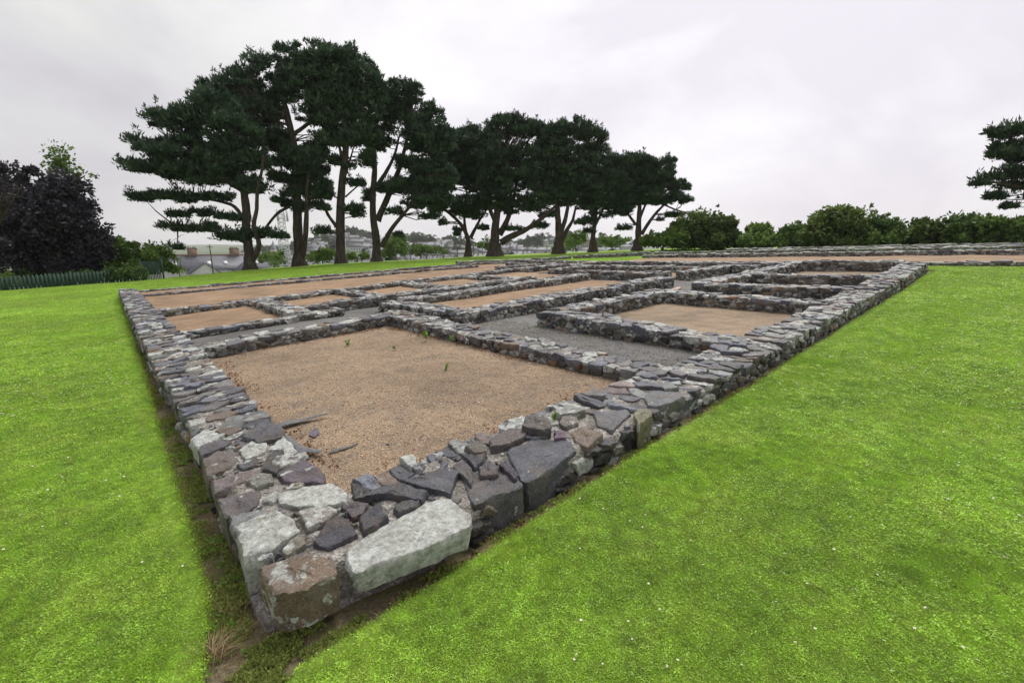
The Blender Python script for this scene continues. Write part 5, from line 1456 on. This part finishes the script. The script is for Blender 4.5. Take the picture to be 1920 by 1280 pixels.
# ------------------------------------------------------------------ small things on the ground
def ribbon(px, h, w, label, name='fabric_strip', lift=.02, curl=0.0):
    P = top_poly(px, h); m = len(P); t0 = np.arange(m); tt = np.linspace(0, m - 1, 24)
    Q = np.stack([np.interp(tt, t0, P[:, k]) for k in (0, 1)], 1)
    for _ in range(3): Q[1:-1] = (Q[:-2] + 2 * Q[1:-1] + Q[2:]) / 4
    T = np.gradient(Q, axis=0); T /= np.linalg.norm(T, axis=1)[:, None]; Nn = np.stack([-T[:, 1], T[:, 0]], 1)
    ww = np.interp(np.linspace(0, 1, 24), np.linspace(0, 1, len(w)), w)
    rows = []
    for a in np.linspace(-1, 1, 7):
        p = Q + Nn * (ww * a / 2)[:, None]
        z = Zs(p[:, 0], p[:, 1]) + h + lift * (1 - .4 * a * a) + curl * (a + 1) * np.linspace(1, .3, 24) + .006 * np.sin(tt * 3)
        rows.append(np.column_stack([p, z]))
    R = np.stack(rows, 1); V = np.concatenate([R.reshape(-1, 3), R.reshape(-1, 3) - (0, 0, .003)]); n = 7
    i, j = np.meshgrid(np.arange(23), np.arange(6), indexing='ij'); q = np.stack([i * n + j, i * n + j + 1, (i + 1) * n + j + 1, (i + 1) * n + j], -1).reshape(-1, 4)
    mb = MB(); mb.add(V, [q, q[:, ::-1] + 24 * n]); c = V.mean(0)
    return tag(mb.build(name, M['membrane'], None, c, smooth=180), label, 'ground fabric')


ribbon([(518, 801), (545, 793), (580, 785), (615, 778)], .10, [.10, .10, .07, .02], 'upper strip of grey ground fabric lying from the slab onto the gravel')
ribbon([(528, 815), (545, 832), (568, 845), (602, 850)], .10, [.05, .08, .08, .05], 'lower curved strip of grey ground fabric at the edge of the gravel')
ribbon([(617, 851), (640, 843), (672, 833)], .075, [.03, .04, .01], 'small loose scrap of grey ground fabric on the gravel')
for px, lab in (([(578, 816), (590, 822), (600, 812), (594, 801), (585, 806)], 'thin purple slate chip lying flat on the near gravel'), ([(722, 832), (730, 834), (729, 829)], 'tiny dark slate chip on the near gravel')):
    mb = MB(); P = top_poly(px, .08); V, fs = rock(P, .02, 14, .0, .006, .05, .05); V[:, 2] += .085 + Zs(V[:, 0], V[:, 1]); mb.add(V, fs, (.12, .11, .14, .0))
    cc = V.mean(0); tag(mb.build('slate_chip', M['stone'], None, cc, smooth=40), lab, 'stone')


def weed(x, y, h, label, mat, size=.12, n=26, ll=.05, lw=.02, name='weed', cat='weed', group=None):
    d, fw = ray(x, y); tq = (-EYE + h - SLOPE * U0) / (d[2] - SLOPE * d[0]); u_, v_ = d[0] * tq, d[1] * tq; z = float(Zs(u_, v_)) + h
    mb = MB()
    st = max(3, n // 8)
    for k in range(st):
        a = rng.uniform(0, 6.28); L = size * rng.uniform(.6, 1.1); dx, dy = math.cos(a) * L * .35, math.sin(a) * L * .35
        mb.tube([(u_, v_, z - .01), (u_ + dx * .4, v_ + dy * .4, z + L * .55), (u_ + dx, v_ + dy, z + L)], [.003, .0025, .0015], 4, (.3, 0, 0, 0))
        m = max(3, n // st); tt = rng.uniform(.2, 1, m); P = np.column_stack([u_ + dx * tt, v_ + dy * tt, z + L * tt])
        foliage(mb, P, np.full((m, 3), .012), 2, ll, lw, .3, tone=(.1, 1))
    return tag(mb.build(name, mat, None, (u_, v_, z)), label, cat, group)


WD = M['weed']
weed(652, 648, .06, 'green seedling alone in the back of the near gravel room', WD, .09)
weed(740, 655, .06, 'faint low green sprig in the near gravel room before the pale corner stone', WD, .06, 14)
weed(800, 637, .08, 'leafy green weed against the cross wall beside a pale stone', WD, .17, 34, .06, .03)
weed(849, 642, .08, 'smaller green weed against the cross wall', WD, .11, 24)
weed(836, 695, .06, 'thin upright weed in the middle of the near gravel room', WD, .10, 12)
weed(1040, 788, .20, 'green tuft growing between the stones of the right wall', WD, .07, 20, .05, .012)
weed(1240, 556, .08, 'green weed in the back corner of the square gravel room', WD, .2, 30, .07, .035)
weed(1328, 640, .05, 'small weed at the foot of the square room wall', WD, .1, 20)
weed(1158, 710, .07, 'golden fern at the foot of the cross wall', M['moss'], .14, 30, .05, .02, 'fern', 'fern')
weed(1140, 704, .07, 'small golden fern left of the tallest fern', M['moss'], .09, 24, .04, .02, 'fern', 'fern')
weed(1088, 698, .07, 'dark red fern at the foot of the cross wall', M['rust'], .12, 26, .04, .018, 'fern', 'fern')
weed(1178, 712, .07, 'low red sprig in the corner of the near gravel room', M['rust'], .07, 20, .04, .02, 'fern', 'fern')
weed(505, 645, .07, 'tiny orange weed at the foot of the back wall of the near room', M['rust'], .07, 14, .04, .015)
weed(403, 660, .09, 'tiny rust weed beside the left wall', M['rust'], .06, 12, .03, .015)
weed(344, 845, -.1, 'green leafy weed in the soil trench by the left wall', WD, .08, 24, .04, .03)
weed(266, 672, -.1, 'yellow-green weed in the far part of the soil trench', M['moss'], .10, 24, .05, .03)


# dry litter and tiny sprigs gathered along the foot of the walls
def litter(P, per, h, mat, nm, lab):
    P = np.asarray(P, float); L = np.concatenate([[0], np.cumsum(np.linalg.norm(np.diff(P, axis=0), axis=1))]); n = int(L[-1] * per)
    sq = rng.random(n) * L[-1]; u = np.interp(sq, L, P[:, 0]) + rng.normal(0, .07, n); v = np.interp(sq, L, P[:, 1]) + rng.normal(0, .07, n)
    k_ = fbm(np.stack([u * 3, v * 3, 0 * u], 1), 3, 23) > .02; u, v = u[k_], v[k_]
    mb = MB(); foliage(mb, np.column_stack([u, v, Zs(u, v) + h]), np.full((len(u), 3), .012), 3, .022, .010, .4, tone=(0, 1), under=-.2)
    tag(mb.build(nm, mat), lab, 'litter', None, 'stuff')


litter([(1.2, 3.2), (1.3, 8.2), (4.3, 8.35), (4.4, 3.0), (3.0, 2.95), (1.3, 3.0)], 130, .075, M['rust'], 'litter', 'rusty sprigs and litter along the foot of the walls of the near room')
litter([(5.1, 3.0), (5.1, 8.5), (6.3, 6.5), (6.35, 3.0)], 60, .03, M['turf'], 'ground_moss', 'thin moss along the foot of the walls by the grey path')



# moss cushions in the right-hand strip, each a low clump
def moss(u_, v_, w, l, mat, label, group):
    z = float(Zs(u_, v_)) - .06; mb = MB(); n = max(5, int(w * l * 900))
    C = np.column_stack([u_ + rng.uniform(-l / 2, l / 2, n), v_ + rng.uniform(-w / 2, w / 2, n), z + rng.uniform(-.01, .02, n)])
    foliage(mb, C, np.full((n, 3), .022), 16, .016, .012, .4, tone=(0, 1), under=-.3)
    return tag(mb.build('moss_clump', mat, None, (u_, v_, z)), label, 'moss', group)


xm = 1.15
i = 0
while xm < 7:
    l = rng.uniform(.22, .5); vv = np.interp(xm, *EDGE_R) + .10
    red = xm < 2.4 and xm > 1.5 or (i % 5 == 2)
    moss(xm + l / 2, vv, .11, l, M['rust'] if red else M['moss'], 'reddish low plant cushion in the soil strip below the right wall' if red else 'yellow-green moss cushion in the soil strip below the right wall',
         'red cushions below the right wall' if red else 'moss cushions below the right wall')
    xm += l + rng.uniform(.02, .35); i += 1
# rank growth over the soil of the trenches
n = 16000; v_ = 1.75 + 9 * rng.random(n) ** 1.7; lo = np.interp(v_, *EDGE_L); u_ = lo + rng.random(n) * .24
k_ = fbm(np.stack([u_ * 7, v_ * 7, 0 * u_], 1), 3, 71) > -.02
u_, v_ = u_[k_], v_[k_]
u2 = .5 + 7 * rng.random(8000) ** 1.5; v2 = np.interp(u2, *EDGE_R) + rng.random(8000) ** 1.3 * .16
k_ = fbm(np.stack([u2 * 7, v2 * 7, 0 * u2], 1), 3, 72) > -.05
ua = np.concatenate([u_, u2[k_]]); va = np.concatenate([v_, v2[k_]])
tq = np.concatenate([(u_ - np.interp(v_, *EDGE_L)) / .3, (v2[k_] - np.interp(u2[k_], *EDGE_R)) / .3])
uc, vc = rng.uniform(.02, .75, 5200), rng.uniform(1.72, 2.15, 5200); k_ = (vc < 2.2 - .3 * np.clip(uc - .4, 0, 1)) & (uc > np.interp(vc, *EDGE_L) - .02) & (vc > np.interp(uc, *EDGE_R) - .02) & (fbm(np.stack([uc * 8, vc * 8, 0 * uc], 1), 3, 74) > -.08)
ua, va = np.append(ua, uc[k_]), np.append(va, vc[k_]); tq = np.append(tq, np.full(k_.sum(), .5))
za = Zs(ua, va) - .026 - .010 * sm(0, .5, tq)
mb = MB(); C = np.column_stack([ua, va, za + .004]); foliage(mb, C, np.full((len(ua), 3), .014), 4, .017, .010, .6, tone=(.1, 1), under=-.2)
o = mb.build('trench_growth', M['turf']); tag(o, 'thin mossy growth over the soil strips', 'ground cover', None, 'stuff')
# dead thatch along the cut edges of the lawn
n = 5000; v_ = 1.7 + 16 * rng.random(n) ** 1.8; u_ = np.interp(v_, *EDGE_L) + rng.normal(.005, .022, n)
u2 = .45 + 12 * rng.random(3000) ** 1.8; v2 = np.interp(u2, *EDGE_R) + rng.normal(.0, .02, 3000)
ua, va = np.concatenate([u_, u2]), np.concatenate([v_, v2]); k_ = fbm(np.stack([ua * 3, va * 3, 0 * ua], 1), 3, 91) > -.1; ua, va = ua[k_], va[k_]
mb = MB(); foliage(mb, np.column_stack([ua, va, Zs(ua, va) - .015]), np.full((len(ua), 3), .014), 4, .035, .0035, .2, tone=(0, 1), under=-.6)
tag(mb.build('edge_thatch', M['thatch']), 'dead brown grass along the cut edges of the lawn', 'dead grass', None, 'stuff')
n = 1500; v_ = 1.8 + 8 * rng.random(n) ** 1.6; u_ = np.interp(v_, *EDGE_L) + rng.random(n) * .22
u2 = .5 + 5 * rng.random(700) ** 1.4; v2 = np.interp(u2, *EDGE_R) + rng.random(700) * .14
ua, va = np.concatenate([u_, u2]), np.concatenate([v_, v2])
mb = MB(); foliage(mb, np.column_stack([ua, va, Zs(ua, va) - .022]), np.full((len(ua), 3), .012), 1, .05, .004, .05, tone=(0, 1), under=-.6)
tag(mb.build('trench_debris', M['thatch']), 'dry stems and debris on the soil strips', 'debris', None, 'stuff')
n = 500; v_ = 1.8 + 4 * rng.random(n) ** 1.6; u_ = np.interp(v_, *EDGE_L) + rng.random(n) * .22; k_ = fbm(np.stack([u_ * 5, v_ * 5, 0 * u_], 1), 3, 73) > .1; u_, v_ = u_[k_], v_[k_]
mb = MB(); foliage(mb, np.column_stack([u_, v_, Zs(u_, v_) - .022]), np.full((len(u_), 3), .018), 7, .017, .012, .6, tone=(0, 1), under=-.2)
tag(mb.build('trench_seedlings', M['weed']), 'green seedlings on the soil beside the left wall', 'seedlings', None, 'stuff')
# dry straw and stalks
def straw(x, y, n, spread, L, label, name='straw_tuft'):
    u_, v_ = hit(x, y); z = float(Zs(u_, v_)) - .02; mb = MB()
    for _ in range(n):
        a = rng.normal(.9, .7); l = L * rng.uniform(.4, 1.1); ox, oy = rng.normal(0, spread, 2); e = rng.uniform(.1, .5)
        mb.tube([(u_ + ox, v_ + oy, z), (u_ + ox + math.cos(a) * l * .5, v_ + oy + math.sin(a) * l * .5, z + l * e * .6), (u_ + ox + math.cos(a) * l, v_ + oy + math.sin(a) * l, z + l * e * .55)], [.0016, .0013, .0007], 4, (rng.random(), 0, 0, 0))
    return tag(mb.build(name, M['straw'], None, (u_, v_, z)), label, 'dry grass')


straw(398, 1232, 110, .022, .16, 'tuft of dry straw in the soil before the near corner')
straw(455, 1140, 26, .05, .16, 'few dry stalks in the trench left of the corner block')
straw(790, 1045, 34, .06, .12, 'thin dry stalks below the long pale stone', 'dry_stalks')

# pale loose stone at the end of the path
bu, bv = hit(1268, 545, .05); mb = MB(); a = np.linspace(0, 6.283, 9)[:-1]
V, fs = rock(np.column_stack([.28 * np.cos(a), .12 * np.sin(a)]), .12, 12, 0, .03, .1, .08); V[:, 0] += bu; V[:, 1] += bv; V[:, 2] += float(Zs(bu, bv)) + .12
mb.add(V, fs, (.42, .27, .20, .1)); tag(mb.build('loose_stone', M['stone'], None, (bu, bv, float(Zs(bu, bv))), smooth=40), 'loose pinkish stone lying on the grey path behind the square gravel room', 'stone')

# ------------------------------------------------------------------ air
mb = MB(); mb.box(-3500, 6500, -3500, 6500, -40, 75)
k = NT('haze_air'); k.t.nodes.remove(k.b); pv = k.n('ShaderNodeVolumePrincipled'); pv.inputs['Color'].default_value = (.97, .98, 1, 1); pv.inputs['Density'].default_value = HAZE
k.l(pv.outputs[0], k.out.inputs['Volume'])
tag(mb.build('haze', k.m), kind='stuff')
